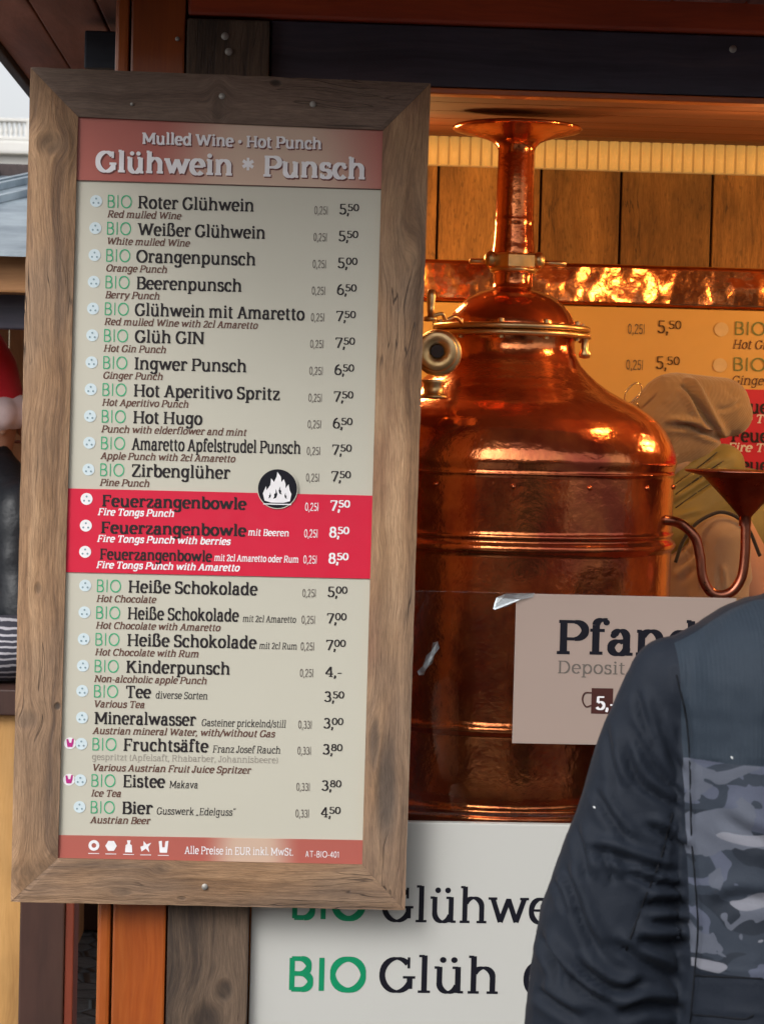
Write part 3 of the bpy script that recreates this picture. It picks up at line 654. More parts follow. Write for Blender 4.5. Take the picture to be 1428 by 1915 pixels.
# ------------------------------------------------------------------ framed menu sign
OUT = [(57, 125), (805, 155), (757, 1703), (20, 1687)]
INN = [(146, 218), (716, 243), (677, 1618), (108, 1606)]
out = [W(u, v, 0) for u, v in OUT]; inn = [W(u, v, 0) for u, v in INN]
cen = W(410, 910, 0)
sg = thing('menu_sign', 'tall drinks menu in a weathered wooden frame hanging on the posts', 'menu sign', (cen.x, .02, out[2].z))
def frame_board(i, m, name='frame_board'):
    a, b = out[i], out[(i + 1) % 4]; c, d = inn[(i + 1) % 4], inn[i]
    n = 60; bm = bmesh.new(); rows = []
    ctr_ = (a + b + c + d) / 4
    nw = 6
    for j in range(n + 1):
        t = j / n; p = a.lerp(b, t); q = d.lerp(c, t)
        row = []
        for kx in range(nw + 1):
            s = kx / nw; pt = p.lerp(q, s)
            edge = min(s, 1 - s, ) * 2
            wob = .0012 * mn.noise(Vector((pt.x * 22 + i * 9, s * 3, pt.z * 22)))
            y = -.0 + wob * .8 + (.0022 if kx in (0, nw) else 0)
            side = Vector((0, 0, 0))
            if kx == 0 and 0 < j < n:
                dirn = (p - q).normalized(); side = dirn * .0010 * mn.noise(Vector((pt.x * 30, 7 + i, pt.z * 30)))
            if j in (0, n): y += .0015
            row.append(bm.verts.new((pt.x + side.x - ctr_.x, y, pt.z + side.z - ctr_.z)))
        rows.append(row)
    fs = [bm.faces.new((rows[j][kx], rows[j + 1][kx], rows[j + 1][kx + 1], rows[j][kx + 1])) for j in range(n) for kx in range(nw)]
    ex = bmesh.ops.extrude_face_region(bm, geom=fs)
    for q in ex['geom']:
        if isinstance(q, bmesh.types.BMVert): q.co.y = .032
    # shrink slightly at the mitres so joints show
    bmesh.ops.recalc_face_normals(bm, faces=bm.faces)
    for vv in bm.verts:
        L = (b - a).length
        if i in (0, 2): vv.co.x *= .9992
        else: vv.co.z *= .9996
    return part(name, bm_mesh(bm), m, sg, (ctr_.x, 0, ctr_.z)), ctr_
def kn(lst, i, along_x):
    a, b = out[i], out[(i + 1) % 4]; c, d = inn[(i + 1) % 4], inn[i]; cc = (a + b + c + d) / 4
    res = []
    for u, v, ra, rl, dk in lst:
        p = W(u, v, 0)
        res.append(((p.z - cc.z) if along_x else (p.x - cc.x), (p.x - cc.x) if along_x else (p.z - cc.z), ra, rl, dk))
    return res
gtop_shaded = [(.065, .040, .030), (.125, .080, .058), (.175, .118, .088), (.22, .155, .118)]  # darker, greyer than the other boards: shade put into the top board's colour
fw0 = wood('frame_top_wood', gtop_shaded, 'x', .70, gs=26, fs=280, bump=.8, pits=.1, cracks=.7, knots=kn([(516, 155, .006, .010, .95), (408, 205, .03, .01, .35), (247, 195, .003, .003, .6)], 0, True))
fw1 = frame_wood('frame_right_wood', 'z', kn([(722, 1480, .020, .10, .85), (700, 1390, .010, .05, .7), (775, 1290, .012, .10, .3), (770, 470, .03, .12, .25)], 1, False), red=(.20, .09, .05))
fw2 = frame_wood('frame_bottom_wood', 'x', kn([(300, 1625, .010, .018, .35), (225, 1668, .008, .02, .35), (340, 1680, .004, .008, .5)], 2, True))
fw3 = frame_wood('frame_left_wood', 'z', greyk=.3, knots= kn([(96, 268, .028, .020, .45), (108, 1321, .006, .007, .95), (72, 1100, .006, .012, .45), (50, 1345, .02, .018, .4), (60, 1640, .05, .03, .3)], 3, False))
for i, m in enumerate((fw0, fw1, fw2, fw3)): frame_board(i, m)
# printed panel recessed in frame
Ypn = .010
xa, xb = min(inn[0].x, inn[3].x) - .012, max(inn[1].x, inn[2].x) + .012
zt_, zb_ = inn[0].z + .015, inn[3].z - .015
box('panel', xa, xb, Ypn, Ypn + .008, zb_, zt_, M['paper'], sg, .001)
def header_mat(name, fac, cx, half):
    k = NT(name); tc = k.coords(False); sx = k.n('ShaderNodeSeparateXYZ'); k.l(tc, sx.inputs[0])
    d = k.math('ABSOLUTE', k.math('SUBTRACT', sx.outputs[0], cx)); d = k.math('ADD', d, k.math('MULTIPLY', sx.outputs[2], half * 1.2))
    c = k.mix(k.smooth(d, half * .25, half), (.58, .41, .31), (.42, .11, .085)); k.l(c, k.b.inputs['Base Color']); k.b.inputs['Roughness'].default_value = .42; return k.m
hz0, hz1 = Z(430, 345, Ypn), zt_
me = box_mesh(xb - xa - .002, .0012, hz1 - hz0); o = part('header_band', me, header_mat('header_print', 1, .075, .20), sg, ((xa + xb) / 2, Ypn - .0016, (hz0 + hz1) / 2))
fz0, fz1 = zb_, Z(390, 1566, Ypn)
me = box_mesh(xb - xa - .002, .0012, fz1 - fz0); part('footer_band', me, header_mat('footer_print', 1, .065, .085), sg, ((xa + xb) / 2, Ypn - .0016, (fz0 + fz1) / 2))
rz0, rz1 = Z(410, 1076, Ypn), Z(410, 920, Ypn)
me = box_mesh(xb - xa - .002, .0012, rz1 - rz0); part('red_band', me, M['red_print'], sg, ((xa + xb) / 2, Ypn - .0016, (rz0 + rz1) / 2))
me = box_mesh(xb - xa - .002, .0010, .0014); part('header_rule', me, M['brown'], sg, ((xa + xb) / 2, Ypn - .0017, hz0 - .001))
YT = Ypn - .0007; YT2 = Ypn - .0027
def hd_text(n, t, u0, v0, u1, cap, sw, hw):
    put_text(n + '_shadow', t, u0 + 2, v0 + 2.4, u1 + 2, cap, YT2, M['shade'], sg, sw=sw + .02, hw=hw + .02)
    put_text(n, t, u0, v0, u1, cap, YT2 - .0004, M['white'], sg, sw=sw, hw=hw)
hd_text('subtitle', 'Mulled Wine • Hot Punch', 265, 269, 601, 21, .15, .09)
hd_text('title', 'Glühwein', 177, 321, 435, 38, .15, .08)
put_text('title_star', '*', 449, 324, 476, 34, YT2 - .0004, M['white'], sg, sw=.10, hw=.10)
hd_text('title', 'Punsch', 490, 330, 683, 38, .15, .08)

disc = lathe_mesh([(0, 0), (.0098, 0), (.0098, .0002), (0, .0002)], 24, 'Y')
dots = [lathe_mesh([(0, 0), (.0017, 0), (.0017, .0002), (0, .0002)], 8, 'Y')]
disc_w = disc.copy(); disc.materials.append(M['disc']); disc_w.materials.append(M['white']); dots[0].materials.append(M['disc_ink'])
def icon(u, v, Y, wh=False):
    p = W(u, v, Y); o = bpy.data.objects.new('icon_disc', disc_w if wh else disc); link(o, sg, p); 
    for dx, dz in ((0, .004), (-.004, -.003), (.004, -.003)):
        q = bpy.data.objects.new('icon_mark', dots[0]); q.parent = o; COL.objects.link(q); q.location = (dx, -.0006, dz)
def pink(u, v, Y):
    p = W(u, v, Y); o = bpy.data.objects.new('icon_disc', disc_w); link(o, sg, p)
    me = extrude_poly([(-.004, -.006), (.004, -.006), (.0055, 0), (.0065, .008), (.0035, .008), (.002, .001), (-.001, .001), (-.003, .007), (-.006, .007), (-.0052, 0)], -.0006, -.0008)
    q = bpy.data.objects.new('icon_glass', me); me.materials.append(M['pink']); q.parent = o; COL.objects.link(q)
rows = [
 (388, 'Roter Glühwein', 257, 475, 'Red mulled Wine', 338, '0,25l', '5,', '50', None, 0),
 (438.5, 'Weißer Glühwein', 257, 496, 'White mulled Wine', 354, '0,25l', '5,', '50', None, 0),
 (489, 'Orangenpunsch', 254, 478, 'Orange Punch', 312, '0,25l', '5,', '00', None, 0),
 (539, 'Beerenpunsch', 254, 452, 'Berry Punch', 298, '0,25l', '6,', '50', None, 0),
 (589, 'Glühwein mit Amaretto', 251, 569, 'Red mulled Wine with 2cl Amaretto', 481, '0,25l', '7,', '50', None, 0),
 (639, 'Glüh GIN', 251, 382, 'Hot Gin Punch', 310, '0,25l', '7,', '50', None, 0),
 (689.5, 'Ingwer Punsch', 250, 461, 'Ginger Punch', 304, '0,25l', '6,', '50', None, 0),
 (740, 'Hot Aperitivo Spritz', 249, 523, 'Hot Aperitivo Punch', 352, '0,25l', '7,', '50', None, 0),
 (790, 'Hot Hugo', 248, 378, 'Punch with elderflower and mint', 460, '0,25l', '6,', '50', None, 0),
 (840, 'Amaretto Apfelstrudel Punsch', 246, 562, 'Apple Punch with 2cl Amaretto', 439, '0,25l', '7,', '50', None, 0),
 (890, 'Zirbenglüher', 245, 430, 'Pine Punch', 279, '0,25l', '7,', '50', None, 0),
 (945, 'Feuerzangenbowle', 190, 460, 'Fire Tongs Punch', 325, '0,25l', '7,', '50', None, 1),
 (995, 'Feuerzangenbowle', 188, 460, 'Fire Tongs Punch with berries', 430, '0,25l', '8,', '50', ('mit Beeren', 463, 540), 1),
 (1044, 'Feuerzangenbowle', 186, 396, 'Fire Tongs Punch with Amaretto', 447, '0,25l', '8,', '50', ('mit 2cl Amaretto oder Rum', 400, 558), 1),
 (1107, 'Heiße Schokolade', 239, 481, 'Hot Chocolate', 291, '0,25l', '5,', '00', None, 0),
 (1157, 'Heiße Schokolade', 238, 446, 'Hot Chocolate with Amaretto', 411, '0,25l', '7,', '00', ('mit 2cl Amaretto', 453, 553), 0),
 (1207, 'Heiße Schokolade', 237, 479, 'Hot Chocolate with Rum', 371, '0,25l', '7,', '00', ('mit 2cl Rum', 484, 555), 0),
 (1257, 'Kinderpunsch', 235, 430, 'Non-alcoholic apple Punch', 386, '0,25l', '4,-', '', None, 0),
 (1304, 'Tee', 234, 282, 'Various Tea', 270, '', '3,', '50', ('diverse Sorten', 290, 388), 0),
 (1354, 'Mineralwasser', 176, 366, 'Austrian mineral Water, with/without Gas', 513, '0,33l', '3,', '00', ('Gasteiner prickelnd/still', 376, 534), 2),
 (1403, 'Fruchtsäfte', 230, 389, 'Various Austrian Fruit Juice Spritzer', 468, '0,33l', '3,', '80', ('Franz Josef Rauch', 397, 524), 3),
 (1471, 'Eistee', 229, 308, 'Ice Tea', 226, '0,33l', '3,', '80', ('Makava', 316, 370), 4),
 (1521, 'Bier', 227, 285, 'Austrian Beer', 280, '0,33l', '4,', '50', ('Gusswerk „Edelguss“', 292, 440), 5),
]
for (v, nm, u0, u1, sub, us, vol, p1, p2, ex, kind) in rows:
    ub = 200 - (v - 388) * .0282
    red = kind == 1; Y = YT2 if red else YT
    slope = lambda u: v + (u - ub) * (.0253 + (795 - v) / 90000.)
    if not red and kind != 2: put_text('organic_mark', 'BIO', ub - 1, slope(ub), ub + 48, 23.5, Y, M['green'], sg, sans=True, sw=.065, hw=.06)
    if red: put_text('item_name', nm, u0, slope(u0) + 2, u1, 21.5 if u1 > 400 else 20, Y, M['black'], sg, sw=.15, hw=.085)
    else: put_text('item_name', nm, u0, slope(u0), u1, 23, Y, M['black'], sg, sw=.132, hw=.074)
    vs_ = v + 18.5 + (20 if kind == 3 else 0)
    put_text('item_translation', sub, ub - (2 if red else 0), vs_, us, 13, Y, M['white'] if red else M['brown'], sg, slant=.22, sw=.14 if red else .125, hw=.09 if red else .08)
    if kind == 3: put_text('item_note', 'gespritzt (Apfelsaft, Rhabarber, Johannisbeere)', ub, v + 18, 520, 12, Y, M['lgrey'], sg, sw=.075, hw=.05)
    if ex: put_text('item_note', ex[0], ex[1], slope(ex[1]), ex[2], 12.5 if v < 1300 or red else 13.5, Y, M['white'] if red else M['black'], sg, slant=.1, sw=.12 if red else .085, hw=.07 if red else .055)
    uv_ = 587 - (v - 388) * .031
    if vol: put_text('volume_mark', vol, uv_, slope(uv_) + 1, uv_ + 26, 15.5, Y, M['white'] if red else M['grey'], sg, sans=True, sw=.085, hw=.06)
    up = 633 - (v - 388) * .0305
    put_text('price', p1, up, slope(up), up + (33 if p1 == '4,-' else 20), 20.5, Y, M['white'] if red else M['black'], sg, sw=.12 if red else .10, hw=.07 if red else .06)
    if p2: put_text('price', p2, up + 16, slope(up + 16) - 7, up + 38, 13.5, Y, M['white'] if red else M['black'], sg, sw=.13 if red else .11, hw=.08 if red else .065)
    if kind in (0, 1): icon(ub - 20 - (0 if not red else 2), v - 12, Y, red)
    if kind in (2, 3, 4, 5): icon(ub - 19, v - 12, Y)
    if kind in (3, 4): pink(ub - 40, v - 13, Y)
# flame roundel
fp = W(519, 914, YT2 - .0006)
part('flame_roundel', lathe_mesh([(0, 0), (.0325, 0), (.0325, .0006), (0, .0006)], 48, 'Y'), M['navy_ink'], sg, fp)
part('flame_roundel_rim', lathe_mesh([(.0322, .0002), (.0335, .0002), (.0335, .0008), (.0322, .0008)], 48, 'Y'), M['paper'], sg, fp)
fl = [(-.021, -.020), (-.024, -.008), (-.019, .004), (-.018, -.003), (-.012, .006), (-.011, .017), (-.006, .011), (-.002, .020), (-.001, .028), (.005, .020), (.006, .011), (.010, .016), (.013, .008), (.013, .001), (.018, .008), (.020, -.002), (.023, -.008), (.021, -.020), (.010, -.023), (-.010, -.023)]
part('flame_symbol', extrude_poly(fl, -.0009, -.0012), M['white'], sg, fp)
for q_, (a_, b_, s_) in enumerate(((-.004, -.010, 1), (.005, -.004, -.8), (-.013, -.012, .6), (.014, -.012, -.6))):
    part('flame_symbol_mark', extrude_poly([(a_ + s_ * x_, b_ + abs(s_) * z_) for x_, z_ in ((-.003, -.007), (.002, -.005), (.004, .001), (.001, .010), (.001, .003), (-.0015, .001), (-.001, -.003))], -.0014, -.0016), M['navy_ink'], sg, fp)
part('flame_symbol_rule', box_mesh(.046, .0003, .0018), M['white'], sg, fp + Vector((0, -.0012, -.0255)))
# footer
for i, u in enumerate((176, 208, 241, 273, 306)):
    p = W(u, 1581 + i * .9, YT2)
    me = [lathe_mesh([(.004, 0), (.009, 0), (.009, .0002), (.004, .0002)], 16, 'Y'), lathe_mesh([(0, 0), (.0095, 0), (.0095, .0002), (0, .0002)], 6, 'Y'),
          extrude_poly([(-.006, -.01), (.006, -.01), (.005, .002), (.002, .004), (.003, .010), (-.003, .010), (-.002, .004), (-.005, .002)], 0, .0002),
          extrude_poly([(-.007, -.008), (0, -.003), (.006, -.009), (.004, 0), (.009, .007), (.001, .004), (-.004, .010), (-.004, .002), (-.009, 0)], 0, .0002),
          extrude_poly([(-.006, -.009), (.006, -.009), (.008, .011), (.003, .010), (.002, 0), (-.002, 0), (-.003, .011), (-.008, .010)], 0, .0002)][i]
    part('footer_icon', me, M['white'], sg, p)
    part('footer_icon_rule', box_mesh(.018, .0002, .0012), M['white'], sg, p - Vector((0, 0, .0135)))
put_text('footer_text', 'Alle Preise in EUR inkl. MwSt.', 345, 1597, 548, 14.5, YT2, M['white'], sg, sw=.09, hw=.06)
put_text('footer_text', 'AT-BIO-401', 570, 1603, 635, 12, YT2, M['white'], sg, sans=True, sw=.08, hw=.07)
# screws
scr = lathe_mesh([(0, -.0015), (.0045, -.0012), (.0055, .001), (.0055, .003), (0, .003)], 16, 'Y')
def screw(parent, u, v, Y, r=1.0):
    p = W(u, v, Y); o = part('screw', scr.copy(), M['screw'], parent, p, True); o.scale = (r * 1.15, .8, r * 1.15)
    q = part('screw_recess', box_mesh(.006, .0006, .0012), M['black'], None, (0, 0, 0)); q.parent = o; q.location = (0, -.0022, 0); q.rotation_euler.y = R(30)
for u, v in ((415, 180), (585, 195), (383, 1658), (247, 195)): screw(sg, u, v, -.0005, .8 if u != 247 else .45)
for u, v in ((428, 97), (421, 68)): screw(stall, u, v, Yp - .0035, 1)
screw(stall, 1369, 92, Yp + .0195, 1); screw(stall, 332, 73, Yp + .003, .6)

# ------------------------------------------------------------------ things left of the stall
Yr = 1.37
o = box('rear_post', X(36, 1800, Yr), X(120, 1800, Yr), Yr, Yr + .12, .02, H0 - .014, M['brown_paint'], stall, .004)
o = box('rear_post_edge', X(120.5, 1800, Yr), X(137, 1800, Yr), Yr + .006, Yr + .12, .02, H0 - .014, M['red_edge'], stall, .003)
Yh = 1.75
M['pine'] = wood('yellow_pine', [(.34, .17, .05), (.48, .26, .085), (.56, .32, .12)], 'z', .55, gs=8, bump=.12, knots=[(.44, -.33, .010, .010, .7), (.46, .1, .02, .01, .4)])
M['pine_h'] = wood('warm_pine_h', [(.28, .12, .04), (.42, .20, .075), (.5, .26, .11)], 'x', .55, gs=12, bump=.15)
M['hut_wall'] = wood('hut_wall_wood', [(.30, .11, .035), (.42, .17, .06), (.5, .22, .09)], 'z', .6, gs=12, bump=.2)
hut = thing('market_hut', 'neighbouring wooden hut with metal roof, behind the left edge of the menu sign', 'market hut', (-1.6, Yh, 0))
hx0, hx1 = -3.2, X(62, 1800, 1.75)
n = 0; x = hx0
while x < hx1 - .05:
    box('counter_board', x, min(x + .46, hx1), Yh, Yh + .02, .03, Z(20, 1338, Yh), M['pine'], hut, .002); x += .463
box('counter_edge', hx0, hx1, Yh - .03, Yh + .30, Z(20, 1335, Yh), Z(20, 1287, Yh), M['brown_paint'], hut, .004)
box('eave_beam', hx0, hx1, Yh - .02, Yh + .08, Z(20, 548, Yh), Z(20, 476, Yh), M['pine_h'], hut, .006)
box('lintel', hx0, hx1, Yh + .10, Yh + .16, Z(20, 612, Yh), Z(20, 540, Yh), M['fascia'], hut, .004)  # dark strip standing in for the shade under the hut's eave
x = hx0
while x < hx1: box('wall_board', x, x + .133, Yh + 1.5, Yh + 1.52, .03, 2.12, M['hut_wall'], hut, .003); x += .136
box('corner_post', hx0, hx0 + .1, Yh, Yh + .1, .0, 2.0, M['pine_h'], hut, .004)
box('end_wall', hx1 - .05, hx1, Yh + .2, Yh + 1.5, .0, 2.0, M['hut_wall'], hut, .004)
# sheet metal roof: slope rises away, seams run up to the right
k = NT('roof_sheet'); v = k.coords(False)
k.l(k.ramp(k.noise(v, 5, 5, .65), [(.35, (.18, .23, .28)), (.6, (.38, .45, .50))]), k.b.inputs['Base Color']); k.b.inputs['Roughness'].default_value = .34; k.b.inputs['Metallic'].default_value = .35
k.bump(k.noise(v, 30, 4), .15, .003); M['roof'] = k.m
zr0, zr1 = Z(20, 470, Yh - .1), Z(20, 328, Yh + 1.7)
def roofp(x, t, off=0): return Vector((x, Yh - .1 + 1.8 * t, zr0 + (zr1 - zr0) * t + off))
def slab(p4, th):
    bm = bmesh.new(); a = [bm.verts.new(p) for p in p4]; f = bm.faces.new(a); ex = bmesh.ops.extrude_face_region(bm, geom=[f])
    bmesh.ops.translate(bm, vec=(0, 0, -th), verts=[q for q in ex['geom'] if isinstance(q, bmesh.types.BMVert)]); bmesh.ops.recalc_face_normals(bm, faces=bm.faces); return bm_mesh(bm)
part('roof', slab([roofp(hx0 - .2, 0), roofp(hx1, 0), roofp(hx1, 1), roofp(hx0 - .2, 1)], .012), M['roof'], hut)
x = hx0 - .8
while x < hx1 - .05:
    for dx in (0, .045):
        a, b = x + dx, x + dx + .52
        if a < hx0 - .2 or b > hx1: continue
        part('roof_seam', slab([roofp(a, .0, .022), roofp(a + .018, .0, .022), roofp(b + .018, 1, .022), roofp(b, 1, .022)], .021), M['roof'], hut)
    x += .19
box('roof_ridge', hx0 - .2, hx1, Yh + 1.68, Yh + 1.78, zr1 - .01, zr1 + .035, M['soffit_edge'], hut, .004)
# plinth seen through the gap between the posts
pb = box('storage_chest', X(60, 1760, 3.1), X(420, 1760, 3.1), 3.1, 3.6, .0, .75, M['brown_paint'], None, .01)
bpy.data.objects.remove(pb)
ch = thing('storage_chest', 'dark brown wooden chest on the ground, in the gap between the two stall posts', 'chest', (-.6, 3.3, 0))
for i in range(3): box('chest_board', X(60, 1760, 3.1), X(420, 1760, 3.1), 3.1, 3.6, .005 + i * .24, .240 + i * .24, M['brown_paint'], ch, .005)
box('lid', X(50, 1760, 3.1), X(430, 1760, 3.1), 3.07, 3.63, .73, .76, M['brown_paint'], ch, .005)
# far building
M['stone'] = plain('pale_stone', (.62, .61, .58), .8, var=.05, vs=2); M['stone_shade'] = plain('ochre_stone', (.50, .42, .28), .8, var=.06, vs=2); M['dark_glass'] = plain('dark_window_glass', (.03, .035, .045), .15)  # ochre stone for the wall, pale stone for the trim
Yb = 56; bx0, bx1 = -26, 3.0
bd = thing('palace_building', 'large white stone building with a roof balustrade, far behind the hut', 'building', (-10, Yb, 0))
zt1, zt2, zt3, zt4 = Z(30, 225, Yb), Z(30, 262, Yb), Z(30, 292, Yb), Z(30, 318, Yb)
box('wall', bx0, bx1, Yb, Yb + 12, 0, zt4, M['stone_shade'], bd, .02)
box('cornice', bx0 - .3, bx1 + .3, Yb - .5, Yb + 12, zt3, zt2 - .06, M['stone'], bd, .08)
box('frieze', bx0 - .1, bx1 + .1, Yb - .15, Yb + 12, zt4 + .005, zt3 - .005, M['stone'], bd, .02)
box('balustrade_rail', bx0 - .2, bx1 + .2, Yb - .45, Yb - .15, zt1 - .09, zt1, M['stone'], bd, .02)
box('balustrade_base', bx0 - .2, bx1 + .2, Yb - .45, Yb - .15, zt2 - .055, zt2 + .04, M['stone'], bd, .02)
hb = zt1 - .09 - zt2 - .04
bal = lathe_mesh([(0, 0), (.045, 0), (.03, hb * .1), (.055, hb * .35), (.03, hb * .75), (.045, hb), (0, hb)], 8); bal.materials.append(M['stone'])
i = 0; x = -9.5
while x < -4:
    if i % 8 == 7: box('balustrade_pier', x - .12, x + .12, Yb - .45, Yb - .15, zt2 + .04, zt1 - .09, M['stone'], bd, .01); x += .22
    o = bpy.data.objects.new('baluster', bal); link(o, bd, (x, Yb - .3, zt2 + .04)); x += .135; i += 1
for i in range(6):
    for j in range(2): box('window', -24 + i * 4.5, -22.4 + i * 4.5, Yb - .04, Yb + .1, 1.5 + j * 3.8, 4.2 + j * 3.8, M['dark_glass'], bd, .02)

# ------------------------------------------------------------------ figures
def blob(caps, ells, vox, smooth=6):
    bm = bmesh.new()
    def ball(c, r3):
        mm = Matrix.Translation(c) @ Matrix.Diagonal((*r3, 1)); bmesh.ops.create_icosphere(bm, subdivisions=3, radius=1, matrix=mm)
    for (p, q, r0, r1, *sc) in caps:
        p, q = Vector(p), Vector(q); s = sc[0] if sc else (1, 1, 1); L = (q - p).length; n = max(2, int(L / (min(r0, r1) * .22)) + 1)
        for i in range(n + 1):
            t = i / n; r = r0 + (r1 - r0) * t; ball(p.lerp(q, t), (r * s[0], r * s[1], r * s[2]))
    for c, r3 in ells: ball(Vector(c), r3)
    me = bm_mesh(bm); o = bpy.data.objects.new('tmp', me); COL.objects.link(o)
    md = o.modifiers.new('r', 'REMESH'); md.mode = 'VOXEL'; md.voxel_size = vox; md.use_smooth_shade = True
    if smooth: ms = o.modifiers.new('s', 'SMOOTH'); ms.factor = .5; ms.iterations = smooth
    dg = bpy.context.evaluated_depsgraph_get(); dg.update()
    out = bpy.data.meshes.new_from_object(o.evaluated_get(dg)); bpy.data.objects.remove(o); return out
def skin(joints, edges, sub=2):
    me = bpy.data.meshes.new('sk'); me.from_pydata([j[0] for j in joints], edges, []); o = bpy.data.objects.new('tmp', me); COL.objects.link(o)
    m = o.modifiers.new('k', 'SKIN'); m.use_smooth_shade = True
    for v_, j in zip(me.skin_vertices[0].data, joints): v_.radius = (j[1], j[2] if len(j) > 2 else j[1]); v_.use_root = False
    me.skin_vertices[0].data[0].use_root = True
    s_ = o.modifiers.new('s', 'SUBSURF'); s_.levels = sub
    dg = bpy.context.evaluated_depsgraph_get(); dg.update(); out = bpy.data.meshes.new_from_object(o.evaluated_get(dg)); bpy.data.objects.remove(o); return out
RI = ROT.transposed()
def project(P):
    d = (P - np.array(CAM)) @ np.array(RI).T
    return UW / 2 + FPX * d[:, 0] / -d[:, 2], VH / 2 - FPX * d[:, 1] / -d[:, 2]
def displace(me, creases, noise_amp=.002, nscale=14, front=True, warp=None):
    """cloth folds: creases are polylines over the side that faces the photographer; (points, depth m, width px)"""
    n = len(me.vertices); co_ = np.empty(n * 3); me.vertices.foreach_get('co', co_); P = co_.reshape(-1, 3)
    nn = np.empty(n * 3); me.vertices.foreach_get('normal', nn); N = nn.reshape(-1, 3)
    u, v = project(P); d = np.zeros(n)
    for pts, dep, wd in creases:
        pp = np.array(spline(pts, 5)); best = np.full(n, 1e9); tt = np.zeros(n); side = np.zeros(n); m = len(pp) - 1
        for i in range(m):
            a, b = pp[i], pp[i + 1]; ab = b - a; L2 = (ab ** 2).sum() + 1e-9
            t = np.clip(((u - a[0]) * ab[0] + (v - a[1]) * ab[1]) / L2, 0, 1)
            dx = u - (a[0] + t * ab[0]); dy = v - (a[1] + t * ab[1]); dd = np.hypot(dx, dy); k_ = dd < best
            best[k_] = dd[k_]; tt[k_] = ((i + t) / m)[k_]; side[k_] = np.sign(dx * ab[1] - dy * ab[0])[k_]
        env = np.clip(np.sin(np.pi * np.clip(tt, .0, 1)) * 1.6, 0, 1)
        if dep < .0016: env = np.ones(n)
        s = best / wd
        d += env * dep * (-np.exp(-s ** 2) + .75 * np.exp(-((s - 2.1) / 1.3) ** 2) * (1 + .4 * side))
    if front: d *= np.clip(-N[:, 1] * 3 + .6, 0, 1)
    if noise_amp:
        d += np.array([mn.fractal(Vector(p) * nscale, 1.0, 2.0, 3) for p in P]) * noise_amp
    P = P + N * d[:, None]; me.vertices.foreach_set('co', P.reshape(-1)); me.update()
def cloth(name, col, rough=.7, weave=900, bump=.25, sheen=.3, var=.12):
    k = NT(name); v = k.coords(False); f = k.noise(v, 6, 4)
    k.l(k.mix(f, tuple(c * (1 - var) for c in col), tuple(c * (1 + var) for c in col)), k.b.inputs['Base Color'])
    k.b.inputs['Roughness'].default_value = rough; k.b.inputs['Sheen Weight'].default_value = sheen
    h = k.math('ADD', k.noise(v, weave, 2), k.math('MULTIPLY', k.noise(v, 60, 3), .8)); k.bump(h, bump, .0012); return k.m
M['skin'] = plain('skin', (.52, .29, .20), .5, var=.04); M['hair'] = plain('brown_hair', (.05, .03, .02), .6, var=.2, vs=90)
def head_parts(root, c, face, m_skin=True):
    pass
